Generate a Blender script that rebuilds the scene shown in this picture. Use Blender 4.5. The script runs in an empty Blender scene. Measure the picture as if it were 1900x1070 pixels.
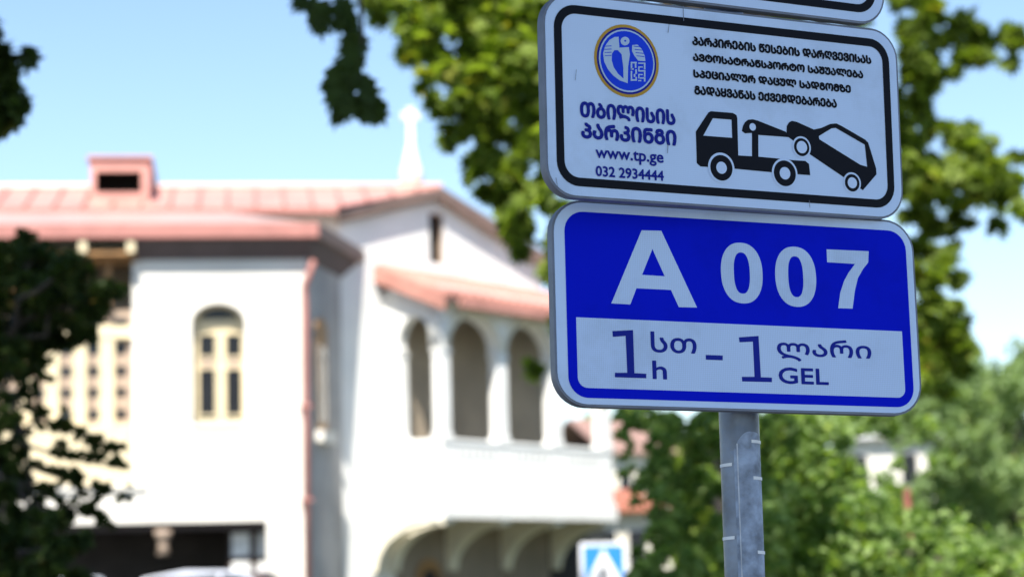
import bpy, math, random
import numpy as np
from mathutils import Vector, Matrix
random.seed(7); rng = np.random.default_rng(11)
S = bpy.context.scene
COL = S.collection
D2R = math.radians

# ---------------------------------------------------------------- camera
FPX, CX, CY = 4100.0, 950.0, 535.0            # focal length in photo pixels (1900 wide)
EYE = np.array([0.0, 0.0, 1.65])
PIT, ROL = math.atan(555/FPX), 0.024
FW = np.array([0, math.cos(PIT), math.sin(PIT)])
UP0 = np.array([0, -math.sin(PIT), math.cos(PIT)]); RT0 = np.array([1.0, 0, 0])
RT = math.cos(ROL)*RT0 - math.sin(ROL)*UP0
UP = math.cos(ROL)*UP0 + math.sin(ROL)*RT0
FOCUS = 3.92
cam = bpy.data.cameras.new('camera'); cam.sensor_width = 36.0; cam.lens = FPX/1900*36
cam.clip_start = 0.05; cam.clip_end = 6000
cam.dof.use_dof = True; cam.dof.focus_distance = FOCUS; cam.dof.aperture_fstop = 3.5
camo = bpy.data.objects.new('camera', cam); COL.objects.link(camo); S.camera = camo
M = Matrix(((RT[0], UP[0], -FW[0], EYE[0]), (RT[1], UP[1], -FW[1], EYE[1]), (RT[2], UP[2], -FW[2], EYE[2]), (0, 0, 0, 1)))
camo.matrix_world = M

# ---------------------------------------------------------------- sky and sun
SUN_EL, SUN_AZ = D2R(53), D2R(-6)             # azimuth measured from the direction back towards the camera, + = right
sundir = Vector((math.sin(SUN_AZ)*math.cos(SUN_EL), -math.cos(SUN_AZ)*math.cos(SUN_EL), math.sin(SUN_EL)))
W = bpy.data.worlds.new('World'); S.world = W; W.use_nodes = True
wn = W.node_tree; wn.nodes.clear()
sky = wn.nodes.new('ShaderNodeTexSky'); sky.sky_type = 'NISHITA'; sky.sun_disc = False
sky.sun_elevation = SUN_EL; sky.sun_rotation = math.atan2(sundir.x, sundir.y)
sky.air_density = 1.0; sky.dust_density = 0.2; sky.ozone_density = 2.2
bg = wn.nodes.new('ShaderNodeBackground'); bg.inputs[1].default_value = 0.095
wo = wn.nodes.new('ShaderNodeOutputWorld')
wn.links.new(sky.outputs[0], bg.inputs[0]); wn.links.new(bg.outputs[0], wo.inputs[0])
sl = bpy.data.lights.new('sun', 'SUN'); sl.energy = 5.0; sl.angle = D2R(0.53); sl.color = (1.0, 0.95, 0.87)
so = bpy.data.objects.new('sun', sl); COL.objects.link(so)
so.rotation_euler = (-sundir).to_track_quat('-Z', 'Y').to_euler(); so.location = (0, -10, 30)
S.view_settings.view_transform = 'Standard'; S.view_settings.look = 'None'
S.view_settings.exposure = 1.22; S.view_settings.gamma = 1.0; S.view_settings.use_curve_mapping = False
S.cycles.use_denoising = True
S.cycles.max_bounces = 8; S.cycles.transparent_max_bounces = 8

# ---------------------------------------------------------------- helpers
def ray(px, py):
    d = FW + RT*((px-CX)/FPX) - UP*((py-CY)/FPX)
    return d
def at(px, py, Y):
    d = ray(px, py); return EYE + d*(Y/d[1])
class Frame:
    """vertical plane: u runs along it (angle from +X), n points out of it, z is up"""
    def __init__(s, o, deg):
        a = D2R(deg); s.o = np.array([o[0], o[1], 0.0]); s.ex = np.array([math.cos(a), math.sin(a), 0]); s.n = np.array([math.sin(a), -math.cos(a), 0])
    def pt(s, u, n, z): return s.o + s.ex*u + s.n*n + np.array([0, 0, z])
    def hit(s, px, py, n=0.0):
        d = ray(px, py); o = s.o + s.n*n
        t = np.dot(o-EYE, s.n)/np.dot(d, s.n); p = EYE + d*t
        return float(np.dot(p-s.o, s.ex)), float(p[2])
    def u(s, px, py=700, n=0.0): return s.hit(px, py, n)[0]
    def z(s, px, py, n=0.0): return s.hit(px, py, n)[1]
    def mat(s): # local x -> ex, y -> up, z -> n
        return Matrix(((s.ex[0], 0, s.n[0], s.o[0]), (s.ex[1], 0, s.n[1], s.o[1]), (0, 1, 0, 0), (0, 0, 0, 1)))

def tag(o, label=None, cat=None, group=None, kind=None):
    if label: o['label'] = label
    if cat: o['category'] = cat
    if group: o['group'] = group
    if kind: o['kind'] = kind
    return o
def link(o, parent=None):
    COL.objects.link(o)
    if parent is not None: o.parent = parent; o.matrix_parent_inverse = parent_world(parent).inverted()
    return o
def parent_world(p):
    m = p.matrix_basis.copy()
    if p.parent: m = parent_world(p.parent) @ p.matrix_parent_inverse @ m
    return m
def empty(name, loc, label=None, cat=None, group=None):
    o = bpy.data.objects.new(name, None); o.location = tuple(float(v) for v in loc); o.empty_display_size = .2
    COL.objects.link(o); return tag(o, label, cat, group)
class MB:
    def __init__(s): s.v = []; s.f = []
    def add(s, vs, fs):
        b = len(s.v); s.v += [tuple(float(c) for c in v) for v in vs]; s.f += [tuple(i+b for i in f) for f in fs]; return s
    def box(s, fr, u0, u1, n0, n1, z0, z1):
        vs = [fr.pt(u, n, z) for z in (z0, z1) for n in (n0, n1) for u in (u0, u1)]
        return s.add(vs, [(0, 1, 3, 2), (4, 6, 7, 5), (0, 4, 5, 1), (2, 3, 7, 6), (0, 2, 6, 4), (1, 5, 7, 3)])
    def slab(s, poly, t):   # polygon of 3d points, thickened downwards by t
        n = len(poly); b = [(p[0], p[1], p[2]-t) for p in poly]
        return s.add(list(poly)+b, [tuple(range(n)), tuple(range(2*n-1, n-1, -1))]+[(i, i+n, (i+1) % n+n, (i+1) % n) for i in range(n)])
    def tube(s, pts, rs, k=10, cap=True):
        pts = [Vector(p) for p in pts]; vs = []; prev = None
        for i, p in enumerate(pts):
            d = (pts[min(i+1, len(pts)-1)]-pts[max(i-1, 0)]).normalized()
            a = d.orthogonal().normalized() if prev is None else (prev - d*prev.dot(d)).normalized()
            prev = a; b = d.cross(a)
            for j in range(k):
                t = 2*math.pi*j/k; vs.append(p+(a*math.cos(t)+b*math.sin(t))*rs[i])
        fs = [(i*k+j, i*k+(j+1) % k, (i+1)*k+(j+1) % k, (i+1)*k+j) for i in range(len(pts)-1) for j in range(k)]
        if cap: fs += [tuple(range(k))[::-1], tuple(range((len(pts)-1)*k, len(pts)*k))]
        return s.add(vs, fs)
    def build(s, name, mat, parent=None, smooth=False, bevel=0):
        me = bpy.data.meshes.new(name); me.from_pydata(s.v, [], s.f); me.update()
        import bmesh
        bm = bmesh.new(); bm.from_mesh(me); bmesh.ops.recalc_face_normals(bm, faces=bm.faces)
        if bevel: bmesh.ops.bevel(bm, geom=bm.edges[:], offset=bevel, segments=2, affect='EDGES', profile=.6)
        bm.to_mesh(me); bm.free()
        if smooth: me.polygons.foreach_set('use_smooth', [True]*len(me.polygons)); me.update()
        me.materials.append(mat); o = bpy.data.objects.new(name, me)
        return link(o, parent)
def shape(name, loops, mtx, d0, d1, mat, parent=None, local=False):
    """filled 2d outline (even-odd holes), extruded from d0 to d1 along local z, placed by mtx"""
    c = bpy.data.curves.new(name, 'CURVE'); c.dimensions = '2D'; c.fill_mode = 'BOTH'
    c.extrude = abs(d1-d0)/2
    for L in loops:
        sp = c.splines.new('POLY'); sp.points.add(len(L)-1); sp.use_cyclic_u = True
        for p, q in zip(sp.points, L): p.co = (q[0], q[1], 0, 1)
    return curve_mesh(name, c, mtx, (d0+d1)/2, mat, parent, None, local)
def curve_mesh(name, c, mtx, zo, mat, parent, pre=None, local=False):
    t = bpy.data.objects.new('tmp', c); COL.objects.link(t)
    dg = bpy.context.evaluated_depsgraph_get(); me = bpy.data.meshes.new_from_object(t.evaluated_get(dg))
    bpy.data.objects.remove(t); bpy.data.curves.remove(c)
    if pre is not None: pre(me)
    T = Matrix.Translation((0, 0, zo)); me.transform(T if local else mtx @ T); me.name = name
    me.materials.clear(); me.materials.append(mat)
    o = bpy.data.objects.new(name, me)
    if local: o.matrix_basis = mtx
    return link(o, parent)

# ---------------------------------------------------------------- materials
def mat(name, col, rough=.7, metal=0, var=.12, scale=6.0, col2=None, bump=0, bscale=40, spec=.5, trans=0, stain=0):
    m = bpy.data.materials.new(name); m.use_nodes = True; nt = m.node_tree; N = nt.nodes; L = nt.links
    b = N['Principled BSDF']; b.inputs['Roughness'].default_value = rough; b.inputs['Metallic'].default_value = metal
    b.inputs['Specular IOR Level'].default_value = spec
    tc = N.new('ShaderNodeTexCoord'); nz = N.new('ShaderNodeTexNoise'); nz.inputs['Scale'].default_value = scale; nz.inputs['Detail'].default_value = 6
    L.new(tc.outputs['Object'], nz.inputs['Vector'])
    cr = N.new('ShaderNodeValToRGB'); c2 = col2 or tuple(c*(1-var*2) for c in col)
    cr.color_ramp.elements[0].position = .35; cr.color_ramp.elements[1].position = .65
    cr.color_ramp.elements[0].color = (*c2, 1); cr.color_ramp.elements[1].color = (*col, 1)
    L.new(nz.outputs['Fac'], cr.inputs['Fac']); L.new(cr.outputs[0], b.inputs['Base Color'])
    if bump:
        n2 = N.new('ShaderNodeTexNoise'); n2.inputs['Scale'].default_value = bscale; n2.inputs['Detail'].default_value = 8
        L.new(tc.outputs['Object'], n2.inputs['Vector'])
        bp = N.new('ShaderNodeBump'); bp.inputs['Strength'].default_value = bump; bp.inputs['Distance'].default_value = .01
        L.new(n2.outputs['Fac'], bp.inputs['Height']); L.new(bp.outputs[0], b.inputs['Normal'])
    return m
def leafmat(name, ca, cb, transl=.45, tcol=None):
    m = bpy.data.materials.new(name); m.use_nodes = True; nt = m.node_tree; N = nt.nodes; L = nt.links; N.clear()
    g = N.new('ShaderNodeNewGeometry'); cr = N.new('ShaderNodeValToRGB')
    cr.color_ramp.elements[0].color = (*ca, 1); cr.color_ramp.elements[1].color = (*cb, 1)
    e = cr.color_ramp.elements.new(.93); e.color = (*cb, 1); cr.color_ramp.elements[2].color = (min(cb[0]*2.0, .3), cb[1]*.9, cb[2]*.7, 1)
    L.new(g.outputs['Random Per Island'], cr.inputs['Fac'])
    d = N.new('ShaderNodeBsdfPrincipled'); d.inputs['Roughness'].default_value = .6; d.inputs['Specular IOR Level'].default_value = .2
    L.new(cr.outputs[0], d.inputs['Base Color'])
    t = N.new('ShaderNodeBsdfTranslucent'); mx = N.new('ShaderNodeMixRGB'); mx.blend_type = 'MULTIPLY'; mx.inputs[0].default_value = 1
    mx.inputs[2].default_value = (*(tcol or (1.6, 1.7, .5)), 1); L.new(cr.outputs[0], mx.inputs[1]); L.new(mx.outputs[0], t.inputs[0])
    ms = N.new('ShaderNodeMixShader'); ms.inputs[0].default_value = transl; L.new(d.outputs[0], ms.inputs[1]); L.new(t.outputs[0], ms.inputs[2])
    o = N.new('ShaderNodeOutputMaterial'); L.new(ms.outputs[0], o.inputs[0]); return m
def sheeting(name, col, cell=.0035, amt=.14, rough=.28):
    """retroreflective sign sheeting: fine honeycomb print and faint weathering"""
    m = mat(name, col, rough=rough, var=.02, scale=7, spec=.12)
    nt = m.node_tree; N = nt.nodes; L = nt.links; b = N['Principled BSDF']
    tc = N.new('ShaderNodeTexCoord'); vo = N.new('ShaderNodeTexVoronoi'); vo.voronoi_dimensions = '2D'; vo.feature = 'DISTANCE_TO_EDGE'; vo.inputs['Scale'].default_value = 1/cell; vo.inputs['Randomness'].default_value = .12
    L.new(tc.outputs['Object'], vo.inputs['Vector'])
    cr = N.new('ShaderNodeValToRGB'); cr.color_ramp.elements[0].position = .02; cr.color_ramp.elements[1].position = .16
    k = 1-amt; cr.color_ramp.elements[0].color = (k, k, k, 1); L.new(vo.outputs['Distance'], cr.inputs['Fac'])
    nz = N.new('ShaderNodeTexNoise'); nz.inputs['Scale'].default_value = 3.5; nz.inputs['Detail'].default_value = 9; nz.inputs['Roughness'].default_value = .7
    mp = N.new('ShaderNodeMapping'); mp.inputs['Scale'].default_value = (1, 1, .35); L.new(tc.outputs['Object'], mp.inputs[0]); L.new(mp.outputs[0], nz.inputs['Vector'])
    c2 = N.new('ShaderNodeValToRGB'); c2.color_ramp.elements[0].position = .33; c2.color_ramp.elements[1].position = .5
    c2.color_ramp.elements[0].color = (.86, .86, .85, 1); L.new(nz.outputs['Fac'], c2.inputs['Fac'])
    old = b.inputs['Base Color'].links[0].from_socket; prev = old
    for src in (cr, c2):
        mx = N.new('ShaderNodeMixRGB'); mx.blend_type = 'MULTIPLY'; mx.inputs[0].default_value = 1
        L.new(prev, mx.inputs[1]); L.new(src.outputs[0], mx.inputs[2]); prev = mx.outputs[0]
    L.new(prev, b.inputs['Base Color'])
    return m
def glassmat(name, col=(.02, .022, .026), rough=.12):
    return mat(name, col, rough=rough, var=.1, scale=1.5, spec=.6)

SHADEPL = mat('shade_grey_plaster', (.40, .39, .38), .9, var=.16, scale=1.1, bump=.4, bscale=30)  # plaster greyed so the flank's shade sits in its colour
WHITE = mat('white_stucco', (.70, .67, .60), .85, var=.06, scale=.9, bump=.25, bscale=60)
LITWHITE = mat('brightened_white_stucco', (.82, .81, .77), .85, var=.05, scale=1.4, bump=.25, bscale=60)  # white lightened to brighten gallery and gable faces the sun only grazes
STONE = mat('cream_stone', (.74, .69, .56), .8, var=.08, scale=3, bump=.3, bscale=50)
CREAM = mat('cream_painted_wood', (.66, .56, .36), .55, var=.06, scale=5)
BEIGE = mat('beige_wood', (.36, .27, .20), .6, var=.07, scale=5)
PINKROOF = mat('faded_red_sheet_metal', (.56, .27, .22), .42, var=.12, scale=1.6, bump=.15, bscale=8)
BLOCKROOF = mat('brown_sheet_metal', (.40, .28, .25), .5, var=.12, scale=1.6)  # one even grey-brown over the whole block roof
PINKTRIM = mat('red_painted_metal_trim', (.40, .17, .14), .45, var=.1, scale=2.5)
TERRA = mat('terracotta_tiles', (.50, .23, .18), .7, var=.14, scale=2.2, bump=.3, bscale=25)
BARGE = mat('weathered_brown_board', (.24, .16, .13), .7, var=.15, scale=3, bump=.2)
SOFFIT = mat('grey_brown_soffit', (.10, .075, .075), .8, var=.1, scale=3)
WOOD = mat('warm_brown_timber', (.36, .19, .07), .6, var=.2, scale=4, bump=.2)
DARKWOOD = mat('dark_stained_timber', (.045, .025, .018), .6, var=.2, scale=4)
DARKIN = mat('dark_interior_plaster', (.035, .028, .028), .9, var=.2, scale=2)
GLASS = glassmat('dark_window_glass')
LACE = mat('white_curtained_glass', (.8, .8, .78), .35, var=.15, scale=9)
PLASTER_B = mat('brown_grey_shade_plaster', (.27, .22, .17), .9, var=.1, scale=1.5, bump=.2)  # brown carries the shade of the loggia recess and under the gallery
BARK = mat('grey_brown_bark', (.065, .052, .04), .9, var=.3, scale=7, bump=.8, bscale=18)
GALV = mat('galvanised_steel', (.34, .35, .37), .42, metal=.35, var=.16, scale=14, bump=.15, bscale=90)

# ---------------------------------------------------------------- ground
def ground_z(Y): return 0.0 if Y < 12 else (0.5 if Y > 30 else 0.5*(Y-12)/18)
GROUND = mat('grassy_ground', (.06, .07, .035), .95, var=.2, scale=.4, bump=.3, bscale=5)
ASPH = mat('worn_asphalt', (.06, .06, .062), .9, var=.15, scale=1.2, bump=.4, bscale=80)
PAVE = mat('grey_paving', (.17, .17, .17), .85, var=.12, scale=2, bump=.2)
PAINT = mat('white_road_paint', (.7, .7, .68), .7, var=.1, scale=6)
m = MB(); ys = [-600, 12, 30, 3000]
m.add([(x, y, ground_z(y)-.02) for y in ys for x in (-2500, 2500)], [(0, 1, 3, 2), (2, 3, 5, 4), (4, 5, 7, 6)])
tag(m.build('ground', GROUND), kind='structure')
XF = Frame((0, 0, 0), 0)
m = MB(); m.add([(x, y, ground_z(y)-.004) for y in (5.2, 12, 30, 35.5) for x in (-90, 90)], [(0, 1, 3, 2), (2, 3, 5, 4), (4, 5, 7, 6)])
tag(m.build('road', ASPH), kind='structure')
m = MB(); m.box(XF, -90, 90, 4, -5.0, -.02, .125); tag(m.build('pavement', PAVE), kind='structure')
m = MB(); m.box(XF, -90, 90, -5.0, -5.2, -.02, .13); tag(m.build('kerb', mat('grey_kerb_stone', (.33, .32, .3), .85)), kind='structure')
m = MB()
for i in range(-12, 13): m.add([(i*5, 14.9, ground_z(14.9)), (i*5+2.5, 14.9, ground_z(14.9)), (i*5+2.5, 15.05, ground_z(15.05)), (i*5, 15.05, ground_z(15.05))], [(0, 1, 2, 3)])
tag(m.build('lane_marking', PAINT), kind='structure')
m = MB(); m.box(XF, -90, 90, -35.5, -37.0, .3, .62); tag(m.build('far_pavement', PAVE), kind='structure')

# ================================================================ THE HOUSE
C0 = at(570, 700, 38.0)
FA = Frame(C0, 7)                       # street front of the projecting block
FB = Frame(C0, 80)                      # its shaded flank
uD = FB.u(634, 700); Dp = FB.pt(uD, 0, 0)
FD = Frame(Dp, 7)                       # wall of the main body
FG = Frame(Dp, 55)                      # gable wall of the wing
ZG = 0.50
house = empty('gabled_villa', (C0[0], C0[1], ZG), 'white stucco villa with red metal roof, gable and arcaded gallery, at left behind the signs', 'building')

# --- front block wall with arched window and ground-floor opening
uL = FA.u(-420, 700); u245 = FA.u(246, 700); u495 = FA.u(495, 1000)
zt = FA.z(560, 478); z965 = FA.z(495, 965); z905 = FA.z(200, 905); z785 = FA.z(200, 787)
wu0, wu1 = FA.u(356), FA.u(455); wz0, wztop = FA.z(405, 785), FA.z(405, 562)
wr = (wu1-wu0)/2; wc = (wu0+wu1)/2; wsp = wztop-wr*.72
def arch(u0, u1, z0, zs, rise, k=16):
    c, r = (u0+u1)/2, (u1-u0)/2
    return [(u0, z0), (u1, z0)] + [(c+r*math.cos(math.pi*i/k), zs+rise*math.sin(math.pi*i/k)) for i in range(k+1)]
shape('front_wall', [[(uL, z965), (u495, z965), (u495, ZG), (0, ZG), (0, zt), (u245, zt), (u245, z905), (uL, z905)], arch(wu0, wu1, wz0, wsp, wr*.72)],
      FA.mat(), -.42, 0, WHITE, house)
m = MB(); m.box(FB, .0, uD+.0, -.42, 0, ZG, zt+.05); sw = m.build('side_wall', SHADEPL, house)
# arched window: timber frame filling the arch, dark panes
aw = shape('arched_window', [arch(wu0, wu1, wz0, wsp, wr*.72)], FA.mat(), -.36, -.30, CREAM, house)
for (xa, xb) in ((372, 398), (422, 447)):
    for (ya, yb) in ((621, 661), (685, 769)):
        ua, ub = FA.u(xa-2, 700, -.3), FA.u(xb+1, 700, -.3); za, zb = FA.z(xa, yb, -.3), FA.z(xa, ya, -.3)
        m = MB(); m.box(FA, ua, ub, -.299, -.29, za, zb); m.build('pane', GLASS, aw)
        for (p, q, r_, s_) in ((ua-.03, ua, za-.03, zb+.03), (ub, ub+.03, za-.03, zb+.03), (ua, ub, zb, zb+.03), (ua, ub, za-.03, za)):
            m = MB(); m.box(FA, p, q, -.299, -.255, r_, s_); m.build('glazing_bar', CREAM, aw)
    m = MB(); m.box(FA, FA.u(xa, 700, -.3), FA.u(xb, 700, -.3), -.299, -.27, FA.z(xa, 683, -.3), FA.z(xa, 664, -.3)); m.build('cross_rail', BEIGE, aw)
shape('lunette_fill', [[(wc+(wr-.12)*math.cos(math.pi*i/14), FA.z(405, 592, -.3)+(wztop-.06-FA.z(405, 592, -.3))*math.sin(math.pi*i/14)) for i in range(15)]], FA.mat(), -.299, -.29, GLASS, aw)  # dark half-round fill in the head of the arch
m = MB(); m.box(FA, wu0-.03, wu1+.03, -.3, .05, wz0-.07, wz0); m.build('window_sill', WHITE, house)
# flank window (narrow, arched, in shade)
su0, su1 = FB.u(584, 700), FB.u(606, 700)
sz0, sz1 = FB.z(595, 800), FB.z(595, 590)
fw = shape('flank_window', [arch(su0, su1, sz0, sz1-.25, .25)], FB.mat(), .004, .03, WOOD, house)
m = MB(); m.box(FB, su0+.12, (su0+su1)/2-.05, .03, .036, sz0+.15, sz1-.5); m.build('pane', GLASS, fw)
m = MB(); m.box(FB, (su0+su1)/2+.05, su1-.12, .03, .036, sz0+.15, sz1-.5); m.build('pane', GLASS, fw)
m = MB(); m.box(FB, su0-.05, su1+.05, .004, .16, sz0-.2, sz0); m.build('window_sill', WHITE, house)
# --- pink downpipe
zp0 = ZG+.15
m = MB(); m.tube([FA.pt(-.03, .09, zp0), FA.pt(-.03, .09, zt-.75), FA.pt(-.03, .09, zt-.5), FA.pt(.12, .38, zt-.12)], [.058]*4, 12)
dp = m.build('downpipe', PINKTRIM, house, smooth=True)
for zz in (1.6, 3.2, 4.8): MB().box(FA, -.13, .07, 0, .19, zz, zz+.05).build('pipe_clip', PINKTRIM, dp)
# --- loggia: lattice of cream mullions, bars with their shade put into the beige, dark panes
par = MB(); par.box(FA, uL, u245-.001, -.30, .03, z905, z785); par.build('loggia_parapet', CREAM, house)
m = MB(); m.box(FA, uL, u245+.25, -.06, .07, z905-.03, z905+.05); m.build('string_course', WHITE, house)
lw = MB(); ztl = FA.z(200, 572)
lw.box(FA, uL, u245, -.34, -.30, z785, ztl); lw = lw.build('loggia_window', BEIGE, house)
cols = []; x = 197.0
while x > -420: cols.append(x); x -= 51.0
for x in cols:
    w_ = 14 if x > 150 else 13
    m = MB(); m.box(FA, FA.u(x-w_), FA.u(x+w_), -.30, -.20, z785, FA.z(200, 600)); m.build('mullion', CREAM, lw)
m = MB(); m.box(FA, uL, u245-.005, -.30, -.18, FA.z(200, 625), FA.z(200, 602)); m.build('head_rail', CREAM, lw)
rows = [(630, 654), (676, 694), (717, 733), (757, 775)]
for x in cols:
    for (ya, yb) in rows:
        if x < -60 and ya > 700: continue
        m = MB(); m.box(FA, FA.u(x+15), FA.u(x+37), -.30, -.294, FA.z(200, yb), FA.z(200, ya)); m.build('pane', GLASS, lw)
for x in cols[:8]:
    m = MB(); m.box(FA, FA.u(x+12), FA.u(x+40), -.30, -.294, FA.z(200, 600), FA.z(200, 586)); m.build('pane', GLASS, lw)
m = MB(); m.box(FA, uL, u245, -1.3, -1.25, ztl, zt+.3); m.build('loggia_back_wall', PLASTER_B, house)  # brown stands for the shade deep in the loggia
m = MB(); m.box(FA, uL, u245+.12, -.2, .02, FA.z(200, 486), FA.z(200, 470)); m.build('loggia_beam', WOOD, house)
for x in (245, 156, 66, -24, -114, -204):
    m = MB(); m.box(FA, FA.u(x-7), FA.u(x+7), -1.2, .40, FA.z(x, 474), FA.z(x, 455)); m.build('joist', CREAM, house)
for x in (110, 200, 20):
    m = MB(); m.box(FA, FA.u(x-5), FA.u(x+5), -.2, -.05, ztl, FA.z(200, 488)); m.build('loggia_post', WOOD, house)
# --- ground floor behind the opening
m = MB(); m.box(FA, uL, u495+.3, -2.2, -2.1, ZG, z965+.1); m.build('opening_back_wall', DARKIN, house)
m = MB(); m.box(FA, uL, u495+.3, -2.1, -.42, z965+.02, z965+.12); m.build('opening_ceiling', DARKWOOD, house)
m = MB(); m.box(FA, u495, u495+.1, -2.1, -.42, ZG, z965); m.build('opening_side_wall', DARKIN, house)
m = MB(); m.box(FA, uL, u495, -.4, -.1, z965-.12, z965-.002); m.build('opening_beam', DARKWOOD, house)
gw = MB(); gw.box(FA, FA.u(424, 1000, -.5), u495-.004, -.55, -.5, ZG, z965-.13); gw = gw.build('shop_window', DARKWOOD, house)
for (xa, xb, ya, yb) in ((430, 464, 988, 1032), (430, 464, 1042, 1100), (478, 494, 988, 1032), (478, 494, 1042, 1100)):
    m = MB(); m.box(FA, FA.u(xa, 1000, -.5), FA.u(xb, 1000, -.5), -.5, -.49, FA.z(xa, yb, -.5), FA.z(xa, ya, -.5)); m.build('pane', LACE, gw)
pz1, pz0 = z965-.12, FA.z(302, 1030); pu = FA.u(302, 1000)
m = MB(); m.tube([FA.pt(pu, -.12, z) for z in (pz1, pz1-.12, pz1-.14, pz1-.3, pz1-.42, pz0+.12, pz0+.05, pz0)], [.15, .14, .10, .08, .12, .11, .07, .02], 12)
m.build('carved_pendant', BEIGE, house, smooth=True)

# --- low roof of the front block
OV = .33
ue, zgut = FA.hit(589, 441, OV); zgt = FA.z(400, 414, OV)
Pc = FA.pt(ue, OV, 0); FBo = Frame(Pc, 80)
ub_, _ = FBo.hit(690, 503)
Pb = FBo.pt(ub_, 0, 0)
zback = FD.z(300, 390)
nD = float(np.dot(Dp-C0*np.array([1, 1, 0]), FA.n))
e0 = FA.pt(uL, OV, zgt-.02); e1 = FA.pt(ue, OV, zgt-.02); e2 = np.array([Pb[0], Pb[1], zgt-.02])
r1 = FA.pt(ue-1.9, nD+.0, zback); r0 = FA.pt(uL, nD, zback)
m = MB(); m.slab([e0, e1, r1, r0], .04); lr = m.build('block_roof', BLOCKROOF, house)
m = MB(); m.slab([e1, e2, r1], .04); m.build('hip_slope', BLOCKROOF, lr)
m = MB(); m.box(FA, uL, ue+.02, OV-.02, OV+.09, zgut, zgt); m.build('gutter', PINKTRIM, lr, bevel=.015)
m = MB(); m.box(FBo, .0, ub_, -.06, .03, zgut+.02, zgt-.01); m.build('side_fascia', BARGE, lr)
zz = zt+.02; zo_ = zgut+.03
m = MB(); m.slab([FA.pt(u245+.05, OV-.03, zo_), FA.pt(ue-.05, OV-.03, zo_), FA.pt(.01, .01, zt-.0), FA.pt(u245+.05, .01, zt-.0)], .03); m.build('soffit', SOFFIT, lr)
m = MB(); m.slab([FA.pt(ue-.05, OV-.03, zo_), np.array([Pb[0]-.06, Pb[1], zo_]), np.array([Dp[0]+.01, Dp[1], zt]), FA.pt(.012, .01, zt)], .03); m.build('soffit', SOFFIT, lr)
m = MB(); m.box(FA, u245, .0, -.42, .0, zt+.002, zt+.35); m.build('wall_plate', SOFFIT, lr)
m = MB(); m.slab([FA.pt(uL, OV-.03, zz+.06), FA.pt(u245+.05, OV-.03, zz+.06), FA.pt(u245+.05, -1.3, zz+.06), FA.pt(uL, -1.3, zz+.06)], .05); m.build('soffit', WOOD, lr)

# --- main body wall and roof with standing-seam sheets
uML = FD.u(-420)
zme = FD.z(500, 387, .4)
m = MB(); m.box(FD, uML, 0, -.3, 0, zt-.1, zme+.05); m.build('upper_wall', WHITE, house)
GO = .15                                    # gable overhang
gu1, gz1 = FG.hit(820, 349, GO); apex = FG.pt(gu1, GO, gz1)
eu, ez_ = FD.hit(626, 386, .4); eR = FD.pt(eu, .4, ez_)
gur, gzr = FG.hit(1016, 474, GO); rR = FG.pt(gur, GO, gzr)
def inFD(p): d = p-FD.o; return float(np.dot(d, FD.ex)), float(np.dot(d, FD.n)), float(p[2])
ua_, na_, za_ = inFD(apex)
roof = MB(); roof.slab([FD.pt(uML, .38, ez_-.05), FD.pt(eu, .38, ez_-.05), apex-np.array([0, 0, .06]), FD.pt(uML, na_, za_-.06)], .05)
roof = roof.build('main_roof', SOFFIT, house)
k = 0; u = eu-.02; PW = .52
edges = [ua_]
x = eu + (ua_-eu)*.999
us = []; x = ua_
while x > uML: us.append(x); x -= PW
def front(u):
    if u <= eu: return .4, ez_
    t = (u-eu)/(ua_-eu); return .4+(na_-.4)*t, ez_+(za_-ez_)*t
for i in range(len(us)-1):
    a, b = us[i+1], us[i]
    poly = []
    fa, fb = front(a), front(b)
    poly = [FD.pt(a+.01, fa[0], fa[1])]
    if a < eu < b: poly.append(FD.pt(eu, .4, ez_))
    poly += [FD.pt(b-.01, fb[0], fb[1]), FD.pt(b-.01, na_-.02, za_), FD.pt(a+.01, na_-.02, za_)]
    m = MB(); m.slab([p+np.array([0, 0, .02]) for p in poly], .02); m.build('roof_panel', PINKROOF, roof)
    m = MB(); p, q = FD.pt(a, fa[0], fa[1]+.04), FD.pt(a, na_, za_+.04); m.tube([p, q], [.035, .035], 6); m.build('roof_seam', PINKTRIM, roof)
m = MB(); m.tube([FD.pt(uML, na_, za_+.03), apex+np.array([0, 0, .03])], [.07, .07], 8); m.build('ridge_cap', PINKROOF, roof)
m = MB(); m.box(FD, uML, eu, .38, .44, ez_-.1, ez_+.015); m.build('eave_board', PINKTRIM, roof)
back = FD.pt(uML, na_-4.0, gzr)
m = MB(); m.slab([apex, rR, rR+FD.ex*(uML*.6)-FD.n*1.0, FD.pt(uML, na_, za_)], .06); m.build('rear_slope', PINKROOF, roof)
# barge boards
def board(p, q, h, t, nrm):
    p = np.array(p); q = np.array(q); dn = np.array([0, 0, -h]); nn = np.array(nrm)*t
    vs = [p, q, q+dn, p+dn, p+nn, q+nn, q+dn+nn, p+dn+nn]
    return MB().add(vs, [(0, 1, 2, 3), (4, 7, 6, 5), (0, 4, 5, 1), (3, 2, 6, 7), (0, 3, 7, 4), (1, 5, 6, 2)])
eL = FG.pt(FG.u(628, 392, GO), GO, FG.z(628, 392, GO))
board(eL, apex, .17, .04, FG.n).build('barge_board', BARGE, roof)
board(apex, rR, .26, .04, FG.n).build('barge_board', BARGE, roof)
board(eL-FG.n*.05+np.array([0, 0, -.17]), apex-FG.n*.05+np.array([0, 0, -.17]), .05, .05, FG.n).build('barge_moulding', BARGE, roof)
m = MB(); m.slab([eL-np.array([0, 0, .05]), apex-np.array([0, 0, .05]), apex-FG.n*GO-np.array([0, 0, .05]), eL-FG.n*GO-np.array([0, 0, .05])], .04); m.build('rake_soffit', WHITE, roof)
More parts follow.
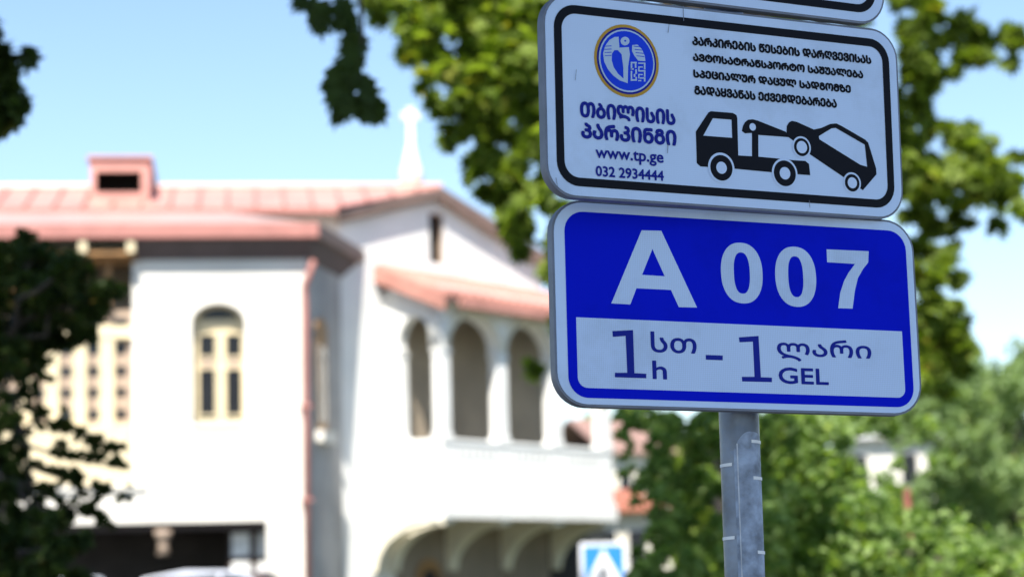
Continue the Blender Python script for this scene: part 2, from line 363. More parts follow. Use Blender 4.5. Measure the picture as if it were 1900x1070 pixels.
m = MB(); m.slab([apex-np.array([0, 0, .05]), rR-np.array([0, 0, .05]), rR-FG.n*GO-np.array([0, 0, .05]), apex-FG.n*GO-np.array([0, 0, .05])], .04); m.build('rake_soffit', SOFFIT, roof)
# --- gable wall
guE = FG.u(1008, 700)
gw0, gw1 = FG.u(797, 440), FG.u(823, 440); gwz0, gwz1 = FG.z(810, 488), FG.z(810, 396)
zl_, zr_ = FG.z(634, 410), FG.z(1008, 488)
za2 = gz1-.12
gcen = gu1
shape('gable_wall', [[(0, ZG), (guE, ZG), (guE, zr_), (gcen, za2), (0, zl_)], [(gw0, gwz0), (gw1, gwz0), (gw1, gwz1), (gw0, gwz1)]], FG.mat(), -.12, 0, LITWHITE, house)
m = MB(); m.box(FG, gw0-.3, gw1+.3, -1.2, -1.15, gwz0-.3, gwz1+.1); m.box(FG, gw0-.3, gw1+.3, -1.2, -.125, gwz0-.35, gwz0-.3); m.box(FG, gw0-.3, gw1+.3, -1.2, -.125, gwz1+.1, gwz1+.15)
m.box(FG, gw1+.3, gw1+.35, -1.2, -.125, gwz0-.3, gwz1+.1); m.box(FG, gw0-.35, gw0-.3, -1.2, -.125, gwz0-.3, gwz1+.1)
m.build('attic_interior', DARKIN, house)
m = MB(); m.box(FG, gw1-.04, gw1-.002, -.11, -.01, gwz0, gwz1); m.build('gable_window_frame', BEIGE, house)
# --- roof dormer vent
dn = -.30; zr = lambda n: ez_+(za_-ez_)*(.4-n)/(.4-na_)
d0, d1 = FD.u(168, 340, dn), FD.u(277, 340, dn); dz1 = FD.z(220, 296, dn); dz0 = zr(dn)-.05
dh0, dh1, dhz0, dhz1 = FD.u(178, 340, dn), FD.u(262, 340, dn), FD.z(220, 357, dn), FD.z(220, 318, dn)
dorm = shape('roof_dormer', [[(d0, dz0), (d1, dz0), (d1, dz1), (d0, dz1)], [(dh0, dhz0), (dh1, dhz0), (dh1, dhz1), (dh0, dhz1)]], FD.mat(), dn-.04, dn, PINKROOF, house)
m = MB(); m.box(FD, d0, d0+.03, dn-2.2, dn-.04, zr(dn)-.5, dz1); m.box(FD, d1-.03, d1, dn-2.2, dn-.04, zr(dn)-.5, dz1); m.build('dormer_cheek', PINKTRIM, dorm)
m = MB(); m.slab([FD.pt(d0-.06, dn+.08, dz1+.06), FD.pt(d1+.06, dn+.08, dz1+.06), FD.pt(d1+.06, dn-2.2, dz1+.02), FD.pt(d0-.06, dn-2.2, dz1+.02)], .05); m.build('dormer_roof', PINKROOF, dorm)
m = MB(); m.box(FD, d0+.04, d1-.04, dn-.9, dn-.85, zr(dn)-.1, dz1-.02); m.box(FD, d0+.04, d1-.04, dn-.85, dn-.05, dz1-.03, dz1-.01); m.box(FD, d0+.04, d1-.04, dn-.85, dn-.05, dhz0-.06, dhz0-.04); m.build('dormer_interior', DARKIN, dorm)
# --- ridge cross
fin = empty('cross_finial', at(763, 332, apex[1]+.3), None, None)
fin.parent = house; fin.matrix_parent_inverse = parent_world(house).inverted()
fy = apex[1]+.3; fx = fin.location.x; zb_ = za_-.02
FF = Frame((fx, fy, 0), 7); zc = lambda py: FF.z(763, py)
m = MB(); m.tube([(fx, fy, zb_), (fx, fy, zc(318)), (fx, fy, zc(300)), (fx, fy, zc(278)), (fx, fy, zc(262))], [.24, .22, .15, .10, .05], 16); m.build('pedestal', STONE, fin, smooth=True)
zcc = zc(216); mm_ = FF.mat()
def flare(w0, w1, l0, l1, ang):
    ca, sa = math.cos(ang), math.sin(ang); pts = [(-w0, l0), (w0, l0), (w1, l1), (-w1, l1)]
    return [(x*ca-y*sa, zcc+x*sa+y*ca) for x, y in pts]
m4 = [flare(.04, .08, .03, .17, a) for a in (0, math.pi/2, -math.pi/2)] + [flare(.05, .07, .03, zcc-zc(264), math.pi)]
for a in m4: shape('cross_arm', [a], mm_, -.05, .05, STONE, fin)
shape('cross_boss', [[(.08*math.cos(t*.524), zcc+.08*math.sin(t*.524)) for t in range(12)]], mm_, -.06, .06, STONE, fin)

# --- gallery on brackets
E0u = FG.u(712); E0 = FG.pt(E0u, 0, 0)
FE = Frame(E0, -35); gwid = FE.u(819)
K0 = FE.pt(gwid, 0, 0); G = Frame(K0, 55)
glen = G.u(1131)
zrail, zbot = G.z(836, 815), G.z(842, 960); zspr = G.z(836, 648); ztopg = G.z(842, 556)
gal = MB(); gal.box(G, 0, glen, -gwid, -.20, zbot, zbot+.14); gal = gal.build('gallery', STONE, house)
m = MB(); m.box(G, 0, glen, -.2, 0, zbot, zrail-.07); m.box(G, 0, .2, -gwid, -.2, zbot+.14, zrail-.07); m.box(G, glen-.2, glen, -gwid, -.2, zbot+.14, zrail-.07); m.build('parapet', LITWHITE, gal)
m = MB(); m.box(G, -.03, glen+.03, -.24, .025, zrail-.068, zrail+.02); m.box(G, -.03, .22, -gwid, -.24, zrail-.068, zrail+.02); m.box(G, glen-.22, glen+.05, -gwid, -.24, zrail-.068, zrail+.02); m.build('handrail', LITWHITE, gal, bevel=.02)
zf = G.z(1131, 905)
m = MB(); m.box(G, -.04, glen+.08, 0.002, .05, zbot+.0, zbot+.30); m.box(G, glen+.002, glen+.10, -gwid, .0, zbot, zbot+.3); m.box(G, -.02, glen+.03, .002, .025, zbot+.302, zbot+.36); m.build('base_moulding', LITWHITE, gal)
colpx = [(819, 836), (924, 942), (1023, 1041), (1113, 1131)]
cu = []
for i, (a, b) in enumerate(colpx):
    ua, ub = G.u(a), G.u(b)
    if i == 0: ua = 0.0
    cu.append((ua, ub))
def column(fr, ua, ub, n0, n1):
    c = MB(); c.box(fr, ua, ub, n0, n1, zrail+.02, zspr-.09); o = c.build('column', LITWHITE, gal, bevel=.015)
    q = MB(); q.box(fr, ua-.012, ub+.012, n0-.01, n1+.012, zspr-.088, zspr-.045); q.box(fr, ua-.025, ub+.025, n0-.01, n1+.025, zspr-.043, zspr); q.build('capital', LITWHITE, o)
    q = MB(); q.box(fr, ua-.03, ub+.03, n0-.02, n1+.025, zrail+.021, zrail+.12); q.build('column_base', LITWHITE, o)
for ua, ub in cu: column(G, ua, ub, -.21, 0)
column(FE, 0, FE.u(742)*1.0, -.26, 0)
def arcade(fr, openings, u_start, u_end, name):
    out = [(u_start, zspr+.001)]
    for a, b in openings:
        r = (b-a)/2+.04; c = (a+b)/2; rise = G.z(867, 587)-zspr
        out.append((c-r+.05, zspr+.001))
        for i in range(19):
            t = math.pi-math.pi*i/18; out.append((c+r*math.cos(t), zspr+.08+(rise-.08)*math.sin(t)))
        out.append((c+r-.05, zspr+.001))
    out += [(u_end, zspr+.001), (u_end, ztopg+.25), (u_start, ztopg+.25)]
    return shape(name, [out], fr.mat(), -.26, 0, LITWHITE, gal)
arcade(G, [(cu[i][1], cu[i+1][0]) for i in range(3)], 0, glen, 'front_arcade')
arcade(FE, [(FE.u(742), gwid-.26)], 0, gwid-.262, 'end_arcade')
for i in range(3):  # raised arch bands
    a, b = cu[i][1], cu[i+1][0]; r = (b-a)/2+.05; c = (a+b)/2; rise = G.z(867, 587)-zspr
    o_ = [(c+(r+.12)*math.cos(math.pi*t/16), zspr+.08+(rise+.04)*math.sin(math.pi*t/16)) for t in range(17)]+[(c+r*math.cos(math.pi*(16-t)/16), zspr+.08+(rise-.08)*math.sin(math.pi*(16-t)/16)) for t in range(17)]
    shape('arch_band', [o_], G.mat(), 0.002, .035, STONE, gal)
# row of small slot blocks along the parapet
for i in range(3):
    a, b = cu[i][1]+.1, cu[i+1][0]-.1
    for k in range(6):
        x = a+(b-a)*(k+.5)/6; m = MB(); m.box(G, x-.025, x+.025, .002, .02, zrail-.27, zrail-.19); m.build('parapet_slot', SHADEPL, gal)
# roof
GV = .30
ev, ze = G.hit(843, 547, GV)
ztw = FG.z(722, 497)
lo = -.42; hi = glen+.45
A_, B_ = G.pt(lo+.2, GV, ze), G.pt(hi, GV, ze)
Cc, Dd = G.pt(hi, -gwid, ztw), G.pt(lo+.2, -gwid, ztw)
m = MB(); m.slab([A_, B_, Cc, Dd], .10); groof = m.build('gallery_roof', TERRA, gal)
nt_ = int((hi-lo)/.28)
for i in range(nt_):
    x = lo+.2+.14+i*.28
    m = MB(); m.tube([G.pt(x, GV+.03, ze+.0), G.pt(x, -gwid, ztw+.0)], [.075, .07], 8); m.build('roof_tile_row', TERRA, groof, smooth=True)
m = MB(); m.box(G, lo+.62, hi, GV-.02, GV+.05, ze-.22, ze-.03); m.build('gallery_gutter', TERRA, groof, bevel=.02)
board(G.pt(lo+.2, GV, ze-.0), G.pt(lo+.2, -gwid, ztw+.0), .30, .05, -G.ex).build('rake_board', TERRA, groof)
m = MB(); m.slab([G.pt(.05, GV-.04, ze-.11), G.pt(hi-.05, GV-.04, ze-.11), G.pt(hi-.05, .0, ze-.06), G.pt(.05, .0, ze-.06)], .05); m.build('gallery_soffit', STONE, groof)
m = MB(); m.slab([G.pt(.02, -.27, ztopg+.1), G.pt(glen-.02, -.27, ztopg+.1), G.pt(glen-.02, -gwid+.02, ztopg+.1), G.pt(.02, -gwid+.02, ztopg+.1)], .05); m.build('gallery_ceiling', DARKWOOD, groof)
m = MB(); m.box(FG, E0u+.35, guE-.01, .003, .02, zrail-.8, ztopg+.04); m.build('gallery_shade_panel', mat('gallery_shade_brown', (.36, .29, .21), .9, var=.12, scale=1.2), gal)  # brown sheet over the white wall, carrying the gallery's inner shade
# brackets
def bracket(u):
    fr = Frame(G.pt(u, 0, 0), -35)    # its own x runs outwards with the gallery depth
    H = .95; pts = [(-gwid, zbot-.002), (0.02, zbot-.002), (0.02, zbot-.12)]
    for i in range(13):
        t = math.pi/2*i/12; pts.append((-gwid+.12+(gwid-.12)*(1-math.sin(t)), zbot-.12-(H-.12)*(1-math.cos(t))))
    pts.append((-gwid, zbot-H)); shape('bracket', [pts], fr.mat(), -.26, 0, STONE, gal)
for ua, ub in cu: bracket(ua)
bracket(cu[0][0]+.001-.45)
# ground floor behind the brackets
guX = FG.u(1125, 1000)
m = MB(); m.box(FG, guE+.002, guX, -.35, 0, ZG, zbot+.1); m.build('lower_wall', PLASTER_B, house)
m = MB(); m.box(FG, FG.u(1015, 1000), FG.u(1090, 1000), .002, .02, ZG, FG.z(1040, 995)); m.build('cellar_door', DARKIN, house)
m = MB(); m.box(FG, E0u+.25, guE, .002, .03, ZG, zbot-.1); m.build('undergallery_shade_panel', PLASTER_B, house)  # brown sheet laid on the wall as the shade beneath the gallery
do0, do1 = FG.u(768, 1040), FG.u(815, 1040); dz = FG.z(790, 1036)
dr = shape('arched_doorway', [arch(do0, do1, ZG, dz-.35, .35)], FG.mat(), .032, .06, WOOD, house)
shape('door_leaf', [arch(do0+.14, do1-.14, ZG, dz-.5, .3)], FG.mat(), .062, .07, DARKIN, dr)

# ================================================================ DISTANT HOUSES
def cottage(name, label, px0, px1, ytop, ybot, Y, wallm, roofm, roofpx, deg=15):
    p = at((px0+px1)/2, ybot, Y); fr = Frame(at(px0, ybot, Y), deg)
    w = fr.u(px1, ybot); z0 = ZG; z1 = fr.z(px0, ytop)
    h = empty(name, (p[0], p[1], ZG), label, 'house')
    MB().box(fr, 0, w, -5, 0, z0, z1).build('wall', wallm, h)
    zr1 = fr.z((px0+px1)/2, ytop-roofpx, -2.5)
    r = MB(); r.slab([fr.pt(-.4, .4, z1+.02), fr.pt(w+.4, .4, z1+.02), fr.pt(w+.4, -2.5, zr1), fr.pt(-.4, -2.5, zr1)], .1)
    r.slab([fr.pt(-.4, -2.5, zr1), fr.pt(w+.4, -2.5, zr1), fr.pt(w+.4, -5.4, z1+.02), fr.pt(-.4, -5.4, z1+.02)], .1); r.build('roof', roofm, h)
    nw = max(2, int(w/1.3))
    for i in range(nw):
        a = w*(i+.5)/nw
        f = MB().box(fr, a-.3, a+.3, .002, .05, z1-1.6, z1-.5).build('window', WHITE, h)
        MB().box(fr, a-.24, a+.24, .05, .056, z1-1.54, z1-.56).build('pane', GLASS, f)
    return h
cottage('stone_cottage', 'cream cottage with orange tiled roof just right of the gallery end', 1100, 1212, 945, 1090, 58, STONE, mat('old_orange_tiles', (.34, .12, .07), .8), 38)
cottage('hillside_house', 'pale house glimpsed above the cream cottage, between gallery and pole', 1135, 1245, 838, 1000, 80, STONE, mat('faded_pink_tiles', (.28, .17, .14), .8), 60, deg=25)
cottage('white_house', 'white walled house showing through the hedge below the blue sign at right', 1560, 1745, 812, 1090, 70, WHITE, mat('white_metal_roof', (.7, .7, .7), .5), 10, deg=-12)
bp_ = at(1686, 990, 16.5)
bb = MB().tube([(bp_[0], bp_[1], ground_z(16.5)-.1), (bp_[0], bp_[1], at(1686, 905, 16.5)[2])], [.035, .03], 10).build('iron_post', mat('rusty_iron', (.30, .1, .07), .8, var=.25, scale=12))
tag(bb, 'rusty red iron post standing in the hedge at lower right', 'post')

# ================================================================ PARKED CARS
def car(name, label, x, y, zg, rz, paint, van=False):
    o = empty(name, (x, y, zg), label, 'car', 'cars parked in front of the villa'); fr = Frame((x, y, 0), rz)
    prof = [(-2.1, .35), (-2.12, .75), (-2.0, .95), (-1.75, 1.02), (-1.25, 1.4), (-.6, 1.5), (.3, 1.48), (.95, 1.05), (1.75, .9), (2.08, .72), (2.12, .35)]
    W2 = .86; ring = []
    v = []; f = []
    for (px, pz) in prof:
        ins = .0 if pz < 1.0 else .14*(pz-1.0)/.5*1.3
        b = .03
        for n_, dz_ in ((-W2+ins, -b), (-W2+ins+.08, 0), (W2-ins-.08, 0), (W2-ins, -b)): v.append(fr.pt(px, n_, zg+pz+dz_))
    base = len(v)
    for (px, pz) in prof:
        for n_ in (-W2+.02, -W2+.1, W2-.1, W2-.02): v.append(fr.pt(px, n_, zg+.28))
    n = len(prof)
    for i in range(n-1):
        for j in range(3): f.append((i*4+j, (i+1)*4+j, (i+1)*4+j+1, i*4+j+1)); f.append((base+i*4+j, base+i*4+j+1, base+(i+1)*4+j+1, base+(i+1)*4+j))
        f.append((i*4, base+i*4, base+(i+1)*4, (i+1)*4)); f.append((i*4+3, (i+1)*4+3, base+(i+1)*4+3, base+i*4+3))
    f.append(tuple([0, 1, 2, 3, base+3, base+2, base+1, base])); e = (n-1)*4; f.append((e+3, e+2, e+1, e, base+e, base+e+1, base+e+2, base+e+3))
    mb = MB(); mb.add(v, f); mb.build('body', paint, o, smooth=False)
    for s in (-1, 1):
        for (a, b) in (((-1.2, .02)), ((.08, .72))):
            q = MB(); za, zb = zg+1.02, zg+1.40
            if a < 0: pts = [(-1.62, za), (-.02, za), (-.02, zb+.04), (-1.12, zb-.02)]
            else: pts = [(.04, za), (.86, za), (.34, zb+.02), (.04, zb+.04)]
            vs = [fr.pt(pu_, s*(W2-.005-.14*(pz_-zg-1.0)/.5*1.3+.012), pz_) for pu_, pz_ in pts]; vs2 = [fr.pt(pu_, s*(W2-.03-.14*(pz_-zg-1.0)/.5*1.3), pz_) for pu_, pz_ in pts]
            q.add(vs+vs2, [(0, 1, 2, 3), (7, 6, 5, 4)]+[(i, (i+1) % 4, (i+1) % 4+4, i+4) for i in range(4)]); q.build('side_window', GLASS, o)
        for wx in (-1.35, 1.32):
            w_ = MB(); w_.tube([fr.pt(wx, s*.70, zg+.31), fr.pt(wx, s*.875, zg+.31)], [.31, .31], 20); ty = w_.build('wheel', mat('tyre_rubber', (.02, .02, .02), .85), o)
            MB().tube([fr.pt(wx, s*.87, zg+.31), fr.pt(wx, s*.885, zg+.31)], [.19, .18], 14).build('rim', GALV, ty)
        MB().box(fr, 2.04, 2.11, s*.52-.16, s*.52+.16, zg+.62, zg+.74).build('headlight', LACE, o)
        MB().box(fr, -2.13, -2.05, s*.62-.12, s*.62+.12, zg+.72, zg+.88).build('tail_light', PINKTRIM, o)
        MB().box(fr, .55, .72, s*(W2+.06)-.08, s*(W2+.06)+.08, zg+.98, zg+1.1).build('wing_mirror', paint, o)
    ws = MB(); ws.add([fr.pt(.34, -.62, zg+1.462), fr.pt(.34, .62, zg+1.462), fr.pt(.93, .68, zg+1.075), fr.pt(.93, -.68, zg+1.075)], [(0, 1, 2, 3)]); ws.build('windscreen', GLASS, o)
    return o
SILV = mat('silver_blue_car_paint', (.42, .47, .55), .25, metal=.3, var=.02)
WHC = mat('white_car_paint', (.50, .53, .60), .25, var=.02)
pc = at(150, 1050, 33.6); car('parked_car', 'silver blue hatchback roof showing below the loggia, left of the pale grey car', pc[0], pc[1], ZG-.02, 8, SILV)
pc = at(400, 1050, 34.0); car('parked_car', 'pale grey car roof under the dark opening, right of the silver blue car', pc[0]+.3, pc[1]+.1, ZG+.03, -14, WHC)

# ================================================================ CROSSING SIGN
cs = at(1119, 1005, 28.0); half = .30
cg = ground_z(28.0)
xs = empty('crossing_sign', (cs[0], cs[1], cg), 'blue square pedestrian crossing sign with white triangle at the bottom beside the cream cottage', 'sign')
FX = Frame((cs[0], cs[1], 0), 8); ctz = cs[2]-half
def rrect(x0, y0, x1, y1, r, k=8, rs=None):
    rs = rs or (r, r, r, r); pts = []   # bl, br, tr, tl
    for (cx_, cy_, a0, rr) in ((x0, y0, 180, rs[0]), (x1, y0, 270, rs[1]), (x1, y1, 0, rs[2]), (x0, y1, 90, rs[3])):
        if rr <= 0: pts.append((cx_, cy_)); continue
        ox = cx_+(rr if cx_ == x0 else -rr); oy = cy_+(rr if cy_ == y0 else -rr)
        for i in range(k+1): t = D2R(a0+90*i/k); pts.append((ox+rr*math.cos(t), oy+rr*math.sin(t)))
    return pts
FXm = FX.mat() @ Matrix.Translation((0, ctz, 0))
SGW = mat('white_sign_film', (.75, .75, .76), .4, var=.02); SGB = mat('bright_blue_sign_film', (.02, .20, .62), .4, var=.03); SGK = mat('black_print', (.012, .012, .014), .5, var=.02)
shape('sign_plate', [rrect(-half, -half, half, half, .04)], FXm, -.02, 0, SGW, xs)
shape('blue_field', [rrect(-half+.045, -half+.045, half-.045, half-.045, .02)], FXm, .001, .003, SGB, xs)
shape('white_triangle', [[(-.225, -.19), (.225, -.19), (0, .22)]], FXm, .004, .006, SGW, xs)
shape('walking_figure', [[(-.02, -.02), (.02, -.02), (.05, -.1), (.1, -.16), (.07, -.17), (.01, -.1), (-.04, -.17), (-.08, -.17), (-.03, -.09), (-.05, -.03)], [(.022*math.cos(t*.6), .02+.022*math.sin(t*.6)) for t in range(10)]], FXm, .007, .008, SGK, xs)
MB().tube([FX.pt(0, -.055, cg-.2), FX.pt(0, -.055, cs[2]-.03)], [.03, .03], 12).build('pole', GALV, xs, smooth=True)

# ================================================================ TREES
LOBED = np.array([(0, 0, 0), (.0, -.28, 0), (.22, -.22, .02), (.20, -.02, .03), (.52, .02, -.06), (.26, .20, .02), (.34, .46, -.05), (.10, .40, .02), (0, .72, -.08),
                  (-.10, .40, .02), (-.34, .46, -.05), (-.26, .20, .02), (-.52, .02, -.06), (-.20, -.02, .03), (-.22, -.22, .02)], float)
LOBED_F = np.array([(0, i, i+1) for i in range(1, 14)]+[(0, 14, 1)])
OVAL = np.array([(0, -.5, 0), (.26, 0, .06), (0, .5, -.05), (-.26, 0, .06)], float); OVAL_F = np.array([(0, 1, 2), (0, 2, 3)])
def rand_rot(n, droop):
    nrm = rng.normal(size=(n, 3)); nrm[:, 2] = np.abs(nrm[:, 2])+droop; nrm /= np.linalg.norm(nrm, axis=1)[:, None]
    t = rng.normal(size=(n, 3)); t[:, 2] -= .5; t -= nrm*(t*nrm).sum(1)[:, None]; t /= np.linalg.norm(t, axis=1)[:, None]
    return np.stack([np.cross(t, nrm), t, nrm], 2)
def leaves(name, pts, size, tmpl, faces, material, parent, droop=.3, kind='stuff'):
    n = len(pts); R_ = rand_rot(n, droop); s = size*rng.uniform(.7, 1.25, n)
    V = np.einsum('nij,kj->nki', R_, tmpl)*s[:, None, None]+pts[:, None, :]
    k = len(tmpl); Fc = (faces[None]+np.arange(n)[:, None, None]*k).reshape(-1, 3)
    me = bpy.data.meshes.new(name); me.vertices.add(n*k); me.vertices.foreach_set('co', V.reshape(-1).astype(np.float32))
    me.loops.add(len(Fc)*3); me.loops.foreach_set('vertex_index', Fc.reshape(-1).astype(np.int32))
    me.polygons.add(len(Fc)); me.polygons.foreach_set('loop_start', (np.arange(len(Fc))*3).astype(np.int32))
    me.update(calc_edges=True); me.materials.append(material)
    o = bpy.data.objects.new(name, me); link(o, parent)
    if kind: o['kind'] = kind
    return o
def clump_pts(c, r, n, flat=.8):
    """leaf positions gathered in little sprays inside an ellipsoid, denser towards its skin"""
    ns = max(3, n//14); d = rng.normal(size=(ns, 3)); d /= np.linalg.norm(d, axis=1)[:, None]
    rad = rng.uniform(.25, 1, ns)**.45; cen = d*rad[:, None]*np.array([r, r, r*flat])
    idx = rng.integers(0, ns, n); jit = rng.normal(size=(n, 3))*r*.13
    return np.asarray(c)+cen[idx]+jit
def limb(mb, p0, p1, r0, r1, seg=5, wob=.12):
    p0 = np.array(p0, float); p1 = np.array(p1, float); L = np.linalg.norm(p1-p0); pts = []
    for i in range(seg+1):
        t = i/seg; q = p0+(p1-p0)*t; q[2] += L*.12*math.sin(math.pi*t)
        if 0 < i < seg: q += rng.normal(size=3)*L*wob*.35
        pts.append(q)
    mb.tube(pts, [r0+(r1-r0)*i/seg for i in range(seg+1)], 8)
    return pts
def tree(name, label, base, top, r, clumps, leaf, tmpl, faces, lm, bark=BARK, group='trees along the street', droop=.3, flat=.8):
    """clumps: (centre, radius, leaf count); trunk from base to top, one limb to each larger clump"""
    t = empty(name, base, label, 'tree', group); mb = MB()
    b = np.array(base, float); tp = np.array(top, float)
    tr = limb(mb, b-np.array([0, 0, .3]), tp, r, r*.55, 7, .05); mb.build('trunk', bark, t, smooth=True)
    mb = MB(); big = sorted(clumps, key=lambda c: -c[1])[:26]
    for c in big:
        s = tr[random.randint(3, 7)]; limb(mb, s, c[0], r*.32, .012, 6)
    mb.build('branch', bark, t, smooth=True)
    P = np.concatenate([clump_pts(c, rr, n, flat) for c, rr, n in clumps])
    leaves('crown', P, leaf, tmpl, faces, lm, t, droop)
    return t
def pxc(px, py, rpx, Y, dens, leaf):
    c = at(px, py, Y); r = rpx/FPX*Y; return (c, r, int(dens*r*r/(leaf*leaf)))
def prune(clumps): return clumps

LF_PLANE = leafmat('plane_leaf', (.045, .08, .008), (.22, .29, .055), .5)
LF_SHADED = leafmat('shaded_leaf', (.014, .030, .008), (.048, .078, .016), .35)  # leaf green darkened, the trees' shade is in the colour
LF_HEDGE = leafmat('bushy_leaf', (.08, .15, .035), (.30, .40, .15), .48)
LF_FAR = leafmat('hazed_far_leaf', (.16, .24, .11), (.28, .37, .17), .38)  # paled so the leaf colour carries the distant haze

# the tall plane tree behind the signs
Y1 = 17.0; lf = .17; cl = []
left_blobs = [(745, 30, 42), (705, -12, 34), (768, 92, 28), (790, 150, 24), (815, 185, 24),(870, 20, 60), (920, 165, 60), (965, 110, 60), (1010, 110, 60), (900, 250, 40), (1000, 240, 50), (950, 300, 34), (970, 450, 40), (1005, 350, 40), (780, 50, 40), (830, 260, 20), (985, 480, 30), (880, 320, 26),(800, 20, 62), (850, 70, 70), (790, 95, 42), (845, 150, 62), (905, 120, 80), (960, 60, 80), (880, 215, 62), (940, 215, 70), (835, 205, 32), (995, 170, 70), (900, 285, 46),
              (985, 290, 66), (945, 350, 52), (905, 335, 34), (1000, 400, 66), (960, 412, 30), (720, 10, 46), (760, 60, 26), (930, -30, 90), (820, -50, 80), (700, -40, 60), (1010, 20, 70), (1020, 470, 46)]
for (x, y, r_) in left_blobs: cl.append(pxc(x, y, r_, Y1+rng.uniform(-1.0, 1.2), 60, lf))
for x in range(1060, 1640, 85):
    for y in range(-40, 740, 95): cl.append(pxc(x+rng.uniform(-20, 20), y+rng.uniform(-20, 20), 70, Y1+rng.uniform(0, 3), 12, lf))
right_blobs = [(1720, 40, 30), (1700, 130, 34), (1860, 100, 26), (1780, 260, 30), (1710, 240, 34), (1830, 345, 30), (1760, 320, 34), (1700, 360, 30), (1790, 400, 26), (1725, 500, 30), (1760, 560, 26), (1700, 590, 34),(1670, 60, 30), (1760, 90, 30), (1720, 150, 20), (1700, 290, 30), (1790, 320, 30), (1690, 380, 30), (1750, 370, 30), (1840, 300, 26), (1870, 380, 16), (1720, 440, 30), (1700, 470, 30), (1880, 60, 22), (1690, 560, 30), (1740, 600, 40), (1720, 650, 50), (1770, 700, 40),(1690, 15, 46), (1740, 75, 34), (1790, 60, 36), (1845, 70, 42), (1820, 105, 30), (1700, 90, 26), (1740, 130, 26), (1690, 165, 38), (1725, 205, 30), (1680, 250, 40), (1745, 250, 30), (1770, 290, 38), (1820, 300, 44), (1860, 330, 34),
               (1725, 330, 44), (1780, 350, 40), (1690, 330, 34), (1830, 375, 28), (1850, 420, 16), (1890, 300, 22), (1900, 390, 20), (1700, 415, 38), (1740, 470, 32), (1710, 520, 34), (1765, 440, 20), (1780, 520, 22), (1735, 555, 30), (1775, 590, 24), (1710, 610, 40),
               (1760, 640, 40), (1700, 680, 46), (1800, 235, 14), (1780, 135, 16), (1650, 600, 50)]
for (x, y, r_) in right_blobs: cl.append(pxc(x, y, r_*1.2, 19+rng.uniform(-.8, 1.5), 50, .17))
for i in range(46):                        # crown above the frame
    a = rng.uniform(0, 6.283); rr = rng.uniform(0, 1)**.5
    cx_, cz_ = 1.6+3.2*rr*math.cos(a), 9.6+2.6*rr*math.sin(a)
    if cz_ < 7.2: cz_ = 7.2+rng.uniform(0, 1)
    cl.append((np.array([cx_, Y1+rng.uniform(.3, 4.0), cz_]), .75, 260))
tb = at(1420, 900, 18.2); tree('plane_tree', 'tall plane tree with broad sunlit leaves filling the sky behind the signs', (tb[0], tb[1], ground_z(18.2)), (tb[0]-.3, 18.4, 7.5), .24, cl, lf, LOBED, LOBED_F, LF_PLANE)

# shade tree of the near pavement: its crown is above the frame, two sprays hang into it
cl = []
for i in range(70):
    d_ = rng.normal(size=3); d_ /= np.linalg.norm(d_); rr = rng.uniform(.2, 1)**.5
    c = np.array([-3.0, 9.0, 8.4])+d_*np.array([3.9, 2.8, 2.3])*rr
    if c[2] < 1.65+c[1]*.30+.75: continue
    cl.append((c, .8, 420))
for (x, y, r_) in [(12, 120, 20), (22, 195, 24), (5, 160, 22), (10, 232, 18), (48, 103, 12), (-30, 110, 50), (-40, 200, 50), (-90, 60, 80), (55, 100, 8), (30, 215, 16)]: cl.append(pxc(x, y, r_, 10.5, 45, .11))
T6 = tree('street_tree', 'shaded tree whose twigs hang into the top left of the sky', (-6.2, 10.6, .0), (-4.4, 9.6, 6.4), .2, cl, .15, LOBED, LOBED_F, LF_SHADED)
# single leaves of the hanging spray (each a part)
lme = bpy.data.meshes.new('leaf'); lme.from_pydata([tuple(v) for v in LOBED], [], [tuple(int(i) for i in f) for f in LOBED_F]); lme.materials.append(LF_SHADED); lme.update()
spray = [(575, 5), (600, 20), (560, 0), (590, 38), (640, 10), (650, 40), (660, 62), (672, 85), (630, 45), (640, 118), (655, 105), (622, 130), (612, 150), (640, 160), (655, 180), (675, 185), (690, 180), (700, 200), (642, 192), (628, 178), (668, 205),
         (685, 155), (665, 140), (648, 88), (690, 210), (632, 205)]
tw = MB(); sp0 = at(700, -160, 10.9); tw.tube([sp0, at(668, -20, 11), at(672, 60, 11), at(664, 120, 11), at(672, 175, 11)], [.02, .014, .01, .007, .004], 6)
tw.tube([at(668, -20, 11), at(610, 5, 11), at(580, 15, 11)], [.01, .006, .003], 6); tw.tube([at(672, 60, 11), at(650, 95, 11), at(625, 140, 11)], [.008, .005, .003], 6); tw.tube([(-2.0, 9.6, 6.9), sp0], [.03, .02], 6)
tw.build('twig', BARK, T6, smooth=True)
for (x, y) in spray:
    for q in range(3):
        p = at(x+rng.uniform(-9, 9), y+rng.uniform(-9, 9), 11+rng.uniform(-.2, .2)); R3 = rand_rot(1, .0)[0]; R3[:, :] = R3
        nrm = np.array([rng.normal()*.5, -1, rng.uniform(-.3, .7)]); nrm /= np.linalg.norm(nrm); t_ = np.array([rng.normal()*.8, 0, -1.0]); t_ -= nrm*t_.dot(nrm); t_ /= np.linalg.norm(t_)
        Rm = np.stack([np.cross(t_, nrm), t_, nrm], 1); s_ = rng.uniform(.10, .17)
        o = bpy.data.objects.new('leaf', lme); link(o, None); o.matrix_basis = Matrix([[*(Rm[i]*s_), p[i]] for i in range(3)]+[[0, 0, 0, 1]]); o.parent = T6; o.matrix_parent_inverse = parent_world(T6).inverted()

